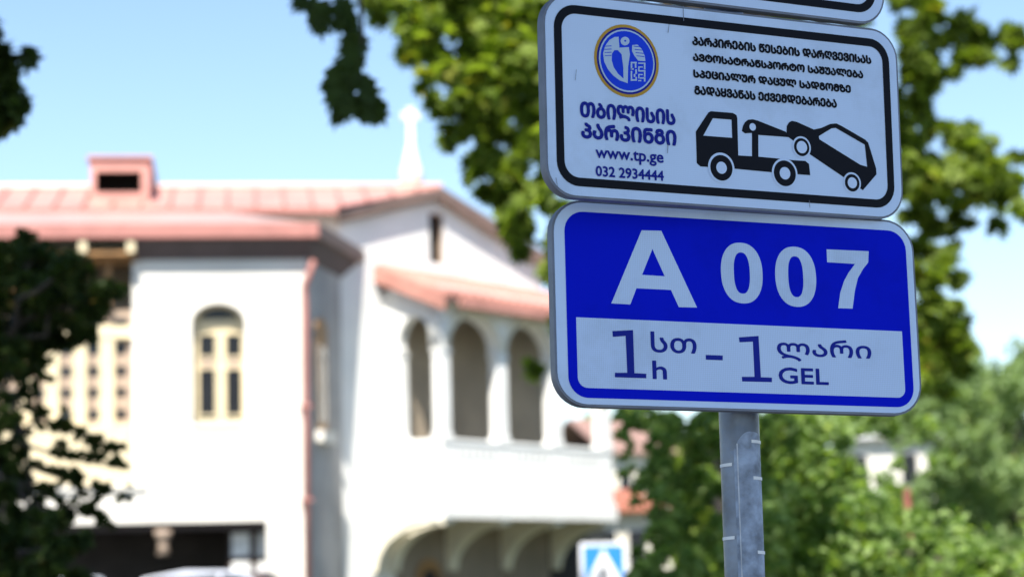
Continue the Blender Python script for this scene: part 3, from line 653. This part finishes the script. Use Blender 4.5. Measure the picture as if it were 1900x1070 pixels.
# tree standing behind the photographer: shades the signs
cl = []
for i in range(110):
    d_ = rng.normal(size=3); d_ /= np.linalg.norm(d_); rr = rng.uniform(.1, 1)**.5
    cl.append((np.array([-.1, -.2, 7.6])+d_*np.array([2.6, 2.1, 1.9])*rr, .75, 240))
tree('street_tree', 'broad shade tree behind the viewpoint whose crown keeps the sun off the signs', (-3.4, -1.6, .12), (-1.6, -.8, 5.2), .19, cl, .15, LOBED, LOBED_F, LF_SHADED)

# bushy tree at lower right, bright clumps
cl = []; 
for (x, y, r_) in [(1590, 785, 26), (1650, 788, 22), (1722, 798, 26), (1748, 852, 26), (1672, 862, 13), (1585, 862, 14), (1175, 785, 26), (1215, 790, 28), (1150, 815, 16), (1192, 900, 16), (1160, 795, 16), (1190, 765, 18), (1150, 775, 10), (1210, 815, 20), (1195, 905, 16), (1180, 930, 10), (1230, 855, 24), (1165, 870, 12), (1185, 900, 14), (1200, 870, 20), (1165, 845, 12), (1228, 915, 26), (1150, 880, 8), (1235, 980, 26), (1188, 1065, 26), (1165, 770, 16), (1215, 845, 22), (1200, 770, 34), (1260, 800, 50), (1320, 830, 46), (1250, 880, 52), (1240, 940, 44), (1225, 1000, 40), (1205, 1040, 30), (1300, 900, 50), (1290, 980, 60), (1250, 1060, 60), (1190, 1085, 40), (1330, 1060, 60),
                   (1390, 800, 50), (1440, 790, 50), (1500, 790, 46), (1545, 800, 40), (1450, 860, 60), (1520, 880, 62), (1580, 905, 46), (1450, 940, 60), (1540, 960, 66), (1620, 960, 56), (1480, 1030, 66), (1580, 1040, 66), (1660, 1040, 50), (1650, 910, 22), (1700, 960, 36), (1700, 1000, 40),
                   (1750, 1050, 50), (1820, 1070, 50), (1640, 780, 26), (1350, 760, 60), (1400, 1000, 70), (1400, 900, 70), (1160, 820, 14), (1180, 905, 14)]:
    cl.append(pxc(x, y, r_, 14.0+rng.uniform(-.6, .9), 80, .10))
for i in range(26): cl.append((np.array([rng.uniform(.9, 3.6), rng.uniform(13.6, 15.4), rng.uniform(.5, 1.8)]), .4, 260))
tb = at(1500, 1000, 14.6); tree('bushy_tree', 'low bushy tree with bright yellow green clumps behind the pole', (tb[0], tb[1], ground_z(14.6)), (tb[0]-.1, 14.6, 1.5), .06, cl, .10, OVAL, OVAL_F, LF_HEDGE, droop=.4)
# pale far trees at right
cl = []
for i in range(190):
    x, y = rng.uniform(1640, 2050), rng.uniform(640, 1120)
    if y < 700 and x < 1860 and x > 1790: y += 70
    if x < 1760 and 790 < y < 890: continue
    cl.append(pxc(x, y, rng.uniform(26, 52), 46+rng.uniform(-2, 5), 42, .15))
for (x, y, r_) in [(1890, 650, 22), (1875, 690, 30), (1740, 690, 40), (1700, 720, 40)]: cl.append(pxc(x, y, r_, 45, 45, .15))
for (x, y, r_) in [(1560, 800, 34), (1590, 880, 26), (1640, 885, 22), (1670, 815, 24), (1668, 790, 20), (1745, 840, 24), (1700, 810, 22), (1740, 800, 30), (1650, 905, 24), (1700, 900, 26), (1740, 880, 26), (1575, 840, 16), (1610, 790, 20), (1665, 845, 12), (1720, 815, 22), (1580, 910, 30), (1690, 930, 34), (1640, 935, 30)]: cl.append(pxc(x, y, r_, 44, 50, .15))
tb = at(1800, 1000, 47); tree('far_tree', 'pale green distant tree filling the lower right corner', (tb[0], tb[1], ZG), (tb[0], 47, 2.6), .2, cl, .15, OVAL, OVAL_F, LF_FAR)
cl = []
for i in range(70):
    x, y = rng.uniform(1150, 1600), rng.uniform(800, 1100)
    if x < 1250 : continue
    if 1570 < x < 1760 and 780 < y < 910: continue
    cl.append(pxc(x, y, rng.uniform(26, 50), 38+rng.uniform(-2, 5), 42, .13))
tb = at(1400, 1000, 40); tree('far_tree', 'darker distant tree half hidden behind the bushy tree and the pole', (tb[0], tb[1], ZG), (tb[0], 40, 2.4), .2, cl, .13, OVAL, OVAL_F, LF_PLANE)
# dark tree at left in front of the loggia
cl = []
for (x, y, r_) in [(10, 780, 30), (30, 830, 26), (5, 850, 34), (50, 720, 22), (30, 900, 34), (80, 975, 34), (70, 660, 30), (15, 650, 34), (45, 440, 22), (10, 470, 30), (70, 480, 42), (130, 500, 40), (30, 540, 50), (100, 560, 52), (165, 560, 40), (200, 540, 30), (225, 535, 14), (60, 620, 50), (0, 620, 40), (120, 620, 36), (160, 620, 24), (150, 600, 30), (20, 690, 30), (60, 690, 18), (10, 740, 14), (90, 700, 12),
                   (40, 800, 14), (75, 790, 10), (110, 830, 16), (150, 800, 8), (170, 850, 14), (205, 830, 9), (215, 860, 9), (190, 900, 14), (130, 880, 18), (90, 910, 14), (225, 925, 8), (240, 900, 4), (20, 870, 18), (0, 910, 30), (50, 950, 34), (110, 960, 30), (160, 940, 18), (30, 1010, 50),
                   (100, 1030, 40), (150, 1000, 24), (60, 1080, 60), (140, 1080, 34), (-20, 1000, 50), (190, 960, 8), (-40, 500, 50), (-60, 600, 60), (-60, 720, 60), (-60, 850, 60), (-60, 960, 60), (5, 790, 10), (60, 860, 8), (120, 760, 6)]:
    cl.append(pxc(x, y, r_, 13.2+rng.uniform(-.5, .7), 150, .068))
for (xa, ya, xb, yb, n_) in ((60, 770, 235, 835, 9), (80, 830, 240, 870, 8), (60, 860, 200, 905, 8), (100, 900, 250, 925, 7), (40, 740, 130, 800, 5), (120, 780, 225, 860, 6), (60, 900, 190, 960, 8), (130, 905, 215, 975, 5)):
    for k_ in range(n_):
        t_ = (k_+rng.uniform(.2, .8))/n_; cl.append(pxc(xa+(xb-xa)*t_+rng.uniform(-6, 6), ya+(yb-ya)*t_+rng.uniform(-8, 8), rng.uniform(5, 11), 13.2, 260, .068))
tb = at(-60, 1000, 13.4); T4 = tree('dark_tree', 'small dark leaved tree in shade at the left edge, in front of the loggia', (tb[0], tb[1], ground_z(13.4)), (tb[0]+.1, 13.4, 3.2), .06, cl, .068, OVAL, OVAL_F, LF_SHADED, droop=.2)

tw = MB()
for (xa, ya, xb, yb) in ((20, 745, 240, 838), (30, 820, 242, 872), (40, 860, 250, 925), (-20, 700, 130, 805), (10, 880, 215, 975)):
    tw.tube([at(xa, ya, 13.2), at((xa+xb)/2, (ya+yb)/2+6, 13.25), at(xb, yb, 13.2)], [.012, .008, .003], 6)
tw.build('twig', BARK, T4, smooth=True)
# trees along the horizon
for q_, (x0_, x1_, yt, lab) in enumerate(((1100, 1420, 800, 'distant tree line mass just right of the gallery, left of the pole'), (1380, 1700, 770, 'distant tree behind the white walled house at right'), (1650, 2060, 720, 'distant tree mass at far right behind the pale green tree'))):
    cl = []
    for i in range(60): cl.append(pxc(rng.uniform(x0_, x1_), rng.uniform(yt, 1110), rng.uniform(40, 60), 92+rng.uniform(-3, 6), 40, .32))
    tb = at((x0_+x1_)/2, 1000, 95); tree('distant_tree', lab, (tb[0], tb[1], ZG), (tb[0], 95, 4.0), .3, cl, .32, OVAL, OVAL_F, LF_FAR)

# ================================================================ SIGN POST AND PLATES
SC = FOCUS_K = 3.9/4.15
class Plate:
    def __init__(s, c, yaw, tilt, rol, W_, H_):
        yaw, tilt, rol = map(D2R, (yaw, tilt, rol)); c = np.array(c)*SC
        ex = np.array([math.cos(yaw), math.sin(yaw), 0]); n = np.array([math.sin(yaw), -math.cos(yaw), 0]); ez = np.array([0, 0, 1.])
        ez2 = math.cos(tilt)*ez+math.sin(tilt)*n; s.n = np.cross(ex, ez2)
        s.ex = math.cos(rol)*ex+math.sin(rol)*ez2; s.ez = -math.sin(rol)*ex+math.cos(rol)*ez2
        s.c = EYE+c; s.W, s.H = W_*SC, H_*SC
        s.m = Matrix([[s.ex[i], s.ez[i], s.n[i], s.c[i]] for i in range(3)]+[[0, 0, 0, 1]])
    def uv(s, px, py):
        d = ray(px, py); t = np.dot(s.c-EYE, s.n)/np.dot(d, s.n); p = EYE+d*t-s.c
        return float(p.dot(s.ex)), float(p.dot(s.ez))
    def z(s, pts, k, ox, oy): return [s.uv(x/k+ox, y/k+oy) for x, y in pts]
BLUE = sheeting('blue_reflective_sheeting', (.001, .008, .52), amt=.05, rough=.5); BLUE.node_tree.nodes['Principled BSDF'].inputs['Specular IOR Level'].default_value = .04
LITE = sheeting('sky_tinted_reflective_sheeting', (.48, .61, .84), amt=.2, rough=.4)  # white film with blue skylight tinted into its base colour
LITE2 = sheeting('plain_sky_tinted_sheeting', (.49, .62, .84), amt=.05, rough=.4)  # same skylight blue put into the plain white film
PRINTB = mat('blue_print', (.006, .015, .24), .5, var=.05, spec=.1); PRINTK = mat('black_print_film', (.004, .005, .010), .5, var=.05, spec=.1)
GOLD = mat('ochre_print', (.42, .25, .04), .5, var=.05, spec=.1); RING = mat('royal_blue_print', (.008, .045, .62), .5, var=.04, spec=.1); PALE = mat('pale_blue_print', (.38, .5, .68), .5, var=.05, spec=.1)
RIM = mat('folded_aluminium_rim', (.15, .17, .22), .5, metal=.25, var=.12, scale=20)
def plate(root, P, r, lite, dep=.022):
    w, h = P.W/2, P.H/2
    o = shape('sign_plate', [rrect(-w, -h, w, h, r)], P.m, -.0035, 0, lite, root, True)
    ring = [rrect(-w-.004, -h-.004, w+.004, h+.004, r+.004), rrect(-w+.0005, -h+.0005, w-.0005, h-.0005, r)]
    shape('folded_rim', ring, P.m, -dep, -.0012, RIM, root, True)
    for x in (-.05, .05): pass
    return o
def deca(name, loops, P, lay, m_, root): return shape(name, loops, P.m, .0004*lay, .0004*lay+.0002, m_, root, True)
def text(name, body, P, bl, tr, m_, root, lay=2, bold=0.0, par=None):
    """lettering from the built-in font, stretched into the box whose lower-left and upper-right corners are given"""
    u0, v0 = P.uv(*bl); u1, v1 = P.uv(*tr)
    c = bpy.data.curves.new(name, 'FONT'); c.body = body; c.size = 1; c.resolution_u = 4
    def pre(me):
        co = np.empty(len(me.vertices)*3, np.float32); me.vertices.foreach_get('co', co); co = co.reshape(-1, 3)
        a, b = co.min(0), co.max(0); bu, bv = bold, bold
        co[:, 0] = u0+bu+(co[:, 0]-a[0])*(u1-u0-2*bu)/(b[0]-a[0]); co[:, 1] = v0+bv+(co[:, 1]-a[1])*(v1-v0-2*bv)/(b[1]-a[1])
        me.vertices.foreach_set('co', co.reshape(-1))
        if bold:
            import bmesh
            bm = bmesh.new(); bm.from_mesh(me); src = bm.faces[:]
            offs = [(math.cos(i*math.pi/4)*bold, math.sin(i*math.pi/4)*bold) for i in range(8)]
            for k_, (dx, dy) in enumerate(offs):
                g = bmesh.ops.duplicate(bm, geom=src); vs = [e for e in g['geom'] if isinstance(e, bmesh.types.BMVert)]
                bmesh.ops.translate(bm, verts=vs, vec=(dx, dy, .00001*(k_+1)))
            bm.to_mesh(me); bm.free()
    return curve_mesh(name, c, P.m, .0004*lay+.0002, m_, root, pre, True)
def circ(P, px, py, r, k=40): c = P.uv(px, py); return [(c[0]+r*math.cos(2*math.pi*i/k), c[1]+r*math.sin(2*math.pi*i/k)) for i in range(k)]
def mt(s): return ''.join(chr(ord(c)-0x10D0+0x1C90) if 0x10D0 <= ord(c) <= 0x10FA else c for c in s)
PXM = 3.9/FPX                                   # metres per photo pixel at the sign

# --- pole
pa = at(1370.8, 770, 3.945); pp = np.array([pa[0], pa[1]])
POLE_R = .0357
pole = MB().tube([(pp[0], pp[1], z) for z in (.10, .6, 1.5, 2.2, 3.4)], [POLE_R]*5, 40).build('sign_pole', mat('weathered_zinc_pole', (.20, .235, .30), .42, metal=.65, var=.3, scale=9, bump=.2, bscale=60), None, smooth=True)
root_pole = empty('sign_post', (pp[0], pp[1], .125), 'grey zinc pole with old sticker scars carrying the parking signs', 'pole')
pole.parent = root_pole; pole.matrix_parent_inverse = parent_world(root_pole).inverted(); pole.name = 'pole'
def zpole(py): return float(at(1375, py, 3.91)[2])
def pole_patch(name, a0, a1, pts_z, m_, rad):
    """thin curved film on the pole; pts_z(t) gives (bottom, top) heights across the angle range"""
    v, f = [], []; K = 14; L_ = 10
    for i in range(K+1):
        t = i/K; a = D2R(a0+(a1-a0)*t); zb0, zt0 = pts_z(t)
        for j in range(L_+1): v.append((pp[0]+rad*math.sin(a), pp[1]-rad*math.cos(a), zb0+(zt0-zb0)*j/L_))
    for i in range(K):
        for j in range(L_): b = i*(L_+1)+j; f.append((b, b+L_+1, b+L_+2, b+1))
    mb = MB(); mb.add(v, f); me = bpy.data.meshes.new(name); me.from_pydata(mb.v, [], mb.f); me.polygons.foreach_set('use_smooth', [True]*len(f)); me.materials.append(m_); return link(bpy.data.objects.new(name, me), root_pole)
STK = mat('old_sticker_residue', (.30, .37, .49), .6, var=.3, scale=34, bump=.3, bscale=150)
TAPE = mat('white_tape_scrap', (.72, .74, .76), .6, var=.05)
pole_patch('sticker_residue', -24, 72, lambda t: (zpole(1300), zpole(800+34*abs(2*t-1)**2.2*(1.0 if t < .5 else .25))), STK, POLE_R+.0006)
pole_patch('sticker_edge', -15, -12, lambda t: (zpole(1300), zpole(822)), mat('pale_sticker_crease', (.56, .6, .66), .6, var=.2, scale=40), POLE_R+.0010)
for (a0, a1, y) in ((-88, -30, 862), (-88, -30, 998), (28, 88, 818), (30, 88, 886), (35, 88, 1024)):
    pole_patch('tape_scrap', a0, a1, lambda t, y=y, s=(1 if a0 < 0 else -1): (zpole(y+3-s*2*t), zpole(y-3-s*2*t)), TAPE, POLE_R+.0014)

# --- blue zone sign
PB = Plate((0.42983661, 4.11921695, 0.50701539), 20.606, -2.766, -1.162, .74934, .37419)
zs = empty('parking_zone_sign', PB.c, 'blue parking zone plate reading A 007, lowest of the three on the pole', 'sign', 'parking signs on the pole')
plate(zs, PB, .054, LITE2)
bu0, bv1 = PB.uv(1047.5, 440)[0], PB.uv(1360, 410)[1]; bu1, bv0 = PB.uv(1687, 580)[0], PB.uv(1400, 747)[1]
deca('blue_field', [rrect(bu0, bv0, bu1, bv1, .036)], PB, 1, BLUE, zs)
lu0, lv1 = PB.uv(1069, 600)[0], PB.uv(1370, 601.5)[1]; lu1, lv0 = PB.uv(1675, 650)[0], PB.uv(1400, 729)[1]
deca('tariff_panel', [rrect(lu0, lv0, lu1, lv1, .016, rs=(.018, .016, 0, 0))], PB, 2, LITE, zs)
z4 = (2.609, 1010, 370); z5 = (2.549, 1350, 370)
deca('letter_a', [PB.z([(323, 503), (470, 150), (565, 152), (738, 523), (650, 521), (612, 438), (445, 430), (415, 508)], *z4), PB.z([(522, 240), (472, 365), (582, 372)], *z4)], PB, 2, LITE, zs)
def zero(cx_, cy_, hw, hh, iw, ih):
    c = PB.uv(cx_, cy_); a = PXM
    f = lambda w, h, e, k=48: [(c[0]+w*a*math.copysign(abs(math.cos(2*math.pi*i/k))**e, math.cos(2*math.pi*i/k)), c[1]+h*a*math.copysign(abs(math.sin(2*math.pi*i/k))**e, math.sin(2*math.pi*i/k))) for i in range(k)]
    deca('digit', [f(hw, hh, .88), f(iw, ih, .8)], PB, 2, LITE, zs)
zero(1376, 506.5, 43, 57.5, 16.5, 39); zero(1476, 513.3, 43, 57.5, 15.8, 39)
deca('digit', [PB.z([(467, 236), (666, 245), (664, 298), (640, 328), (615, 372), (601, 430), (590, 516), (522, 514), (532, 440), (550, 385), (572, 345), (602, 305), (470, 297)], *z5)], PB, 2, LITE, zs)
deca('digit', [PB.z([(328, 637), (428, 632), (435, 840), (492, 843), (492, 865), (340, 860), (340, 838), (400, 838), (392, 660), (330, 665)], *z4)], PB, 3, PRINTB, zs)
deca('digit', [PB.z([(52, 652), (145, 645), (156, 840), (208, 842), (208, 863), (67, 860), (66, 838), (126, 838), (118, 672), (55, 675)], *z5)], PB, 3, PRINTB, zs)
deca('dash', [PB.z([(780, 752), (862, 755), (862, 778), (780, 775)], *z4)], PB, 3, PRINTB, zs)
text('lettering', 'სთ', PB, (1207.4, 653.5), (1291, 618), PRINTB, zs, 3, .0009)
text('lettering', 'h', PB, (1210.5, 703), (1236, 669.5), PRINTB, zs, 3, .0009)
text('lettering', 'ლარი', PB, (1442, 669), (1615, 633), PRINTB, zs, 3, .0009)
text('lettering', 'GEL', PB, (1444.5, 711.5), (1536, 684), PRINTB, zs, 3, .0009)

# --- white tow-away sign
PW_ = Plate((0.41746164, 4.06878962, 0.87954165), 26.787, .199, -.201, .77627, .36876)
ts = empty('tow_away_sign', PW_.c, 'white plate with round blue emblem and tow truck pictogram, middle of the three', 'sign', 'parking signs on the pole')
plate(ts, PW_, .052, LITE2)
w, h = PW_.W/2, PW_.H/2
def border(P, root):
    w, h = P.W/2, P.H/2
    deca('black_border', [rrect(-w+.016, -h+.016, w-.016, h-.016, .042), rrect(-w+.031, -h+.031, w-.031, h-.031, .028)], P, 1, PRINTK, root)
border(PW_, ts)
zk = (4.419, 1270, 180)
Z = lambda pts: PW_.z(pts, *zk)
dk = lambda pts, lay=1, m_=PRINTK, nm='truck_print': deca(nm, [Z(pts)], PW_, lay, m_, ts)
kz = 1/4.419
def disc(nm, x, y, rz_, lay, m_): deca(nm, [circ(PW_, x*kz+1270, y*kz+180, rz_*kz*PXM*1.0)], PW_, lay, m_, ts)
deca('truck_print', [Z([(92, 285), (195, 128), (215, 118), (395, 132), (425, 150), (432, 175), (440, 480), (553, 487), (553, 296), (495, 299), (470, 280), (478, 240), (495, 208), (520, 188), (560, 184), (600, 195), (830, 286), (850, 330), (604, 312), (605, 490), (745, 503), (880, 518), (990, 525), (1020, 550), (1030, 642), (940, 635), (700, 616), (425, 590), (190, 574), (130, 570), (100, 542)]),
     Z([(153, 318), (232, 175), (385, 187), (391, 336)])], PW_, 1, PRINTK, ts)
deca('car_print', [Z([(835, 322), (838, 240), (855, 210), (880, 197), (920, 205), (1060, 268), (1120, 255), (1195, 222), (1245, 218), (1290, 240), (1480, 350), (1505, 375), (1570, 585), (1573, 635), (1462, 764), (1430, 745), (1300, 655), (1030, 472), (900, 365), (845, 325)]),
     Z([(1100, 322), (1205, 258), (1240, 255), (1478, 392), (1497, 573), (1440, 556), (1105, 348)])], PW_, 1, PRINTK, ts)
disc('crane_pivot', 557, 247, 31, 2, LITE2)
for (x, y, a, b, c_) in ((300, 582, 126, 106, 50), (820, 627, 126, 108, 52), (958, 413, 92, 76, 52), (1372, 705, 90, 74, 47)):
    disc('wheel_arch', x, y, a, 2, LITE2); disc('wheel_tyre', x, y, b, 3, PRINTK); disc('wheel_hub', x, y, c_, 4, LITE2)
text('lettering', mt('თბილისის'), PW_, (1076, 218), (1252.5, 204), PRINTB, ts, 2, .0017)
text('lettering', mt('პარკინგი'), PW_, (1078, 257), (1254.5, 242), PRINTB, ts, 2, .0017)
text('lettering', 'www.tp.ge', PW_, (1105, 300), (1230.5, 285), PRINTB, ts, 2, .0007)
text('lettering', '032 2934444', PW_, (1105, 327), (1231, 317), PRINTB, ts, 2, .0007)
for s_, bl, tr in (('პარკირების წესების დარღვევისას', (1284, 84.5), (1616, 103.5)), ('ავტოსატრანსპორტო საშუალება', (1285, 114), (1601, 131.5)), ('სპეციალურ დაცულ სადგომზე', (1286, 144.5), (1578, 158.5)), ('გადაყვანას ექვემდებარება', (1288, 176), (1552, 184.5))):
    text('lettering', mt(s_), PW_, bl, tr, PRINTK, ts, 2, .0012)
# emblem
ec = (1162.5, 113.5)
for nm, rp, lay, m_ in (('emblem_ring', 67.5, 1, GOLD), ('emblem_edge', 62, 2, PRINTB), ('emblem_line', 58, 3, PALE), ('emblem_disc', 55, 4, RING)):
    deca(nm, [circ(PW_, *ec, rp*PXM)], PW_, lay, m_, ts)
z7 = (7.135, 1085, 40); Q = lambda pts: PW_.z(pts, *z7)
deca('emblem_figure', [Q([(440, 208), (385, 212), (320, 250), (262, 330), (235, 430), (250, 540), (300, 640), (370, 722), (455, 785), (560, 822), (566, 600), (590, 440), (575, 345), (450, 352)]), Q([(430, 385), (385, 385), (352, 430), (348, 520), (375, 610), (430, 695), (505, 762), (502, 610), (480, 440)])], PW_, 5, PALE, ts)
deca('emblem_figure', [Q([(525+60*math.cos(a*.5236), 265+58*math.sin(a*.5236)) for a in range(12)]), Q([(528+16*math.cos(a*1.047), 262+14*math.sin(a*1.047)) for a in range(6)])], PW_, 5, PALE, ts)
deca('emblem_figure', [Q([(620, 318), (618, 400), (650, 460), (700, 525), (795, 530), (785, 460), (750, 375), (690, 312)])], PW_, 5, PALE, ts)
for i, y in enumerate((330, 372, 414, 456)):
    deca('feather_line', [Q([(250+i*2, y), (345, y-6), (345, y+4), (250+i*2, y+8)])], PW_, 6, RING, ts); deca('feather_line', [Q([(640+i*12, y), (760+i*6, y+10), (760+i*6, y+20), (640+i*12, y+8)])], PW_, 6, RING, ts)
for bx in [(600, 540, 680, 560), (600, 560, 620, 640), (655, 560, 675, 620), (600, 625, 640, 645), (600, 660, 620, 770), (660, 640, 682, 700), (600, 770, 682, 790), (640, 700, 662, 740), (662, 740, 682, 770),
           (700, 550, 795, 566), (775, 566, 795, 640), (700, 600, 760, 616), (700, 616, 716, 650), (700, 650, 795, 668), (775, 668, 795, 740), (700, 700, 760, 716), (700, 716, 716, 760), (720, 745, 795, 762), (775, 762, 795, 800), (700, 780, 740, 796)]:
    a, b, c_, d_ = bx; deca('emblem_script', [Q([(a, b), (c_, b), (c_, d_), (a, d_)])], PW_, 5, PALE, ts)
for (xa, ya, xb, yb, w_) in ((1266, 12, 1267, 40, 1.2), (1240, 46, 1238, 62, 1.0), (1238, 268, 1237, 285, 1.2), (1068, 130, 1066, 150, .8), (1500, 372, 1501, 386, 1.0), (1030, 330, 1034, 352, 1.0)):
    a, b = PW_.uv(xa, ya), PW_.uv(xb, yb); w_ *= PXM*.5
    deca('scratch', [[(a[0]-w_, a[1]), (a[0]+w_, a[1]), (b[0]+w_, b[1]), (b[0]-w_, b[1])]], PW_, 7, RIM, ts)
# --- top sign (lower edge in view)
PT = Plate((0.41746164, 4.06878962, 0.87954165), 26.787, .199, -.45, .748, .36876)
ttl = PW_.uv(1645, 53)
shift = PW_.ez*(PW_.H+.015)+PW_.n*.004; 
PT.c = PW_.c+shift-PW_.ex*.013; PT.m = Matrix([[PT.ex[i], PT.ez[i], PT.n[i], PT.c[i]] for i in range(3)]+[[0, 0, 0, 1]])
us_ = empty('upper_plate', PT.c, 'blank white plate with black border cut off by the photo top, topmost on the pole', 'sign', 'parking signs on the pole')
plate(us_, PT, .052, LITE2); border(PT, us_)
# clamps and bolts behind each plate
for P, rt_ in ((PB, zs), (PW_, ts), (PT, us_)):
    for dz_ in (-.1, .1):
        c = P.c+P.ez*dz_*1.0
        mb = MB(); q = np.array([pp[0], pp[1], c[2]]); mb.tube([(pp[0], pp[1], c[2]-.015), (pp[0], pp[1], c[2]+.015)], [POLE_R+.004]*2, 24)
        gap = float((c-q).dot(P.n)); mb.build('clamp', GALV, rt_)
        yaw_ = math.degrees(math.atan2(P.ex[1], P.ex[0])); fr_ = Frame((q[0], q[1], 0), yaw_)
        MB().box(fr_, -.05, .05, POLE_R-.005, max(POLE_R+.001, gap-.026), c[2]-.014, c[2]+.014).build('clamp_bracket', GALV, rt_)
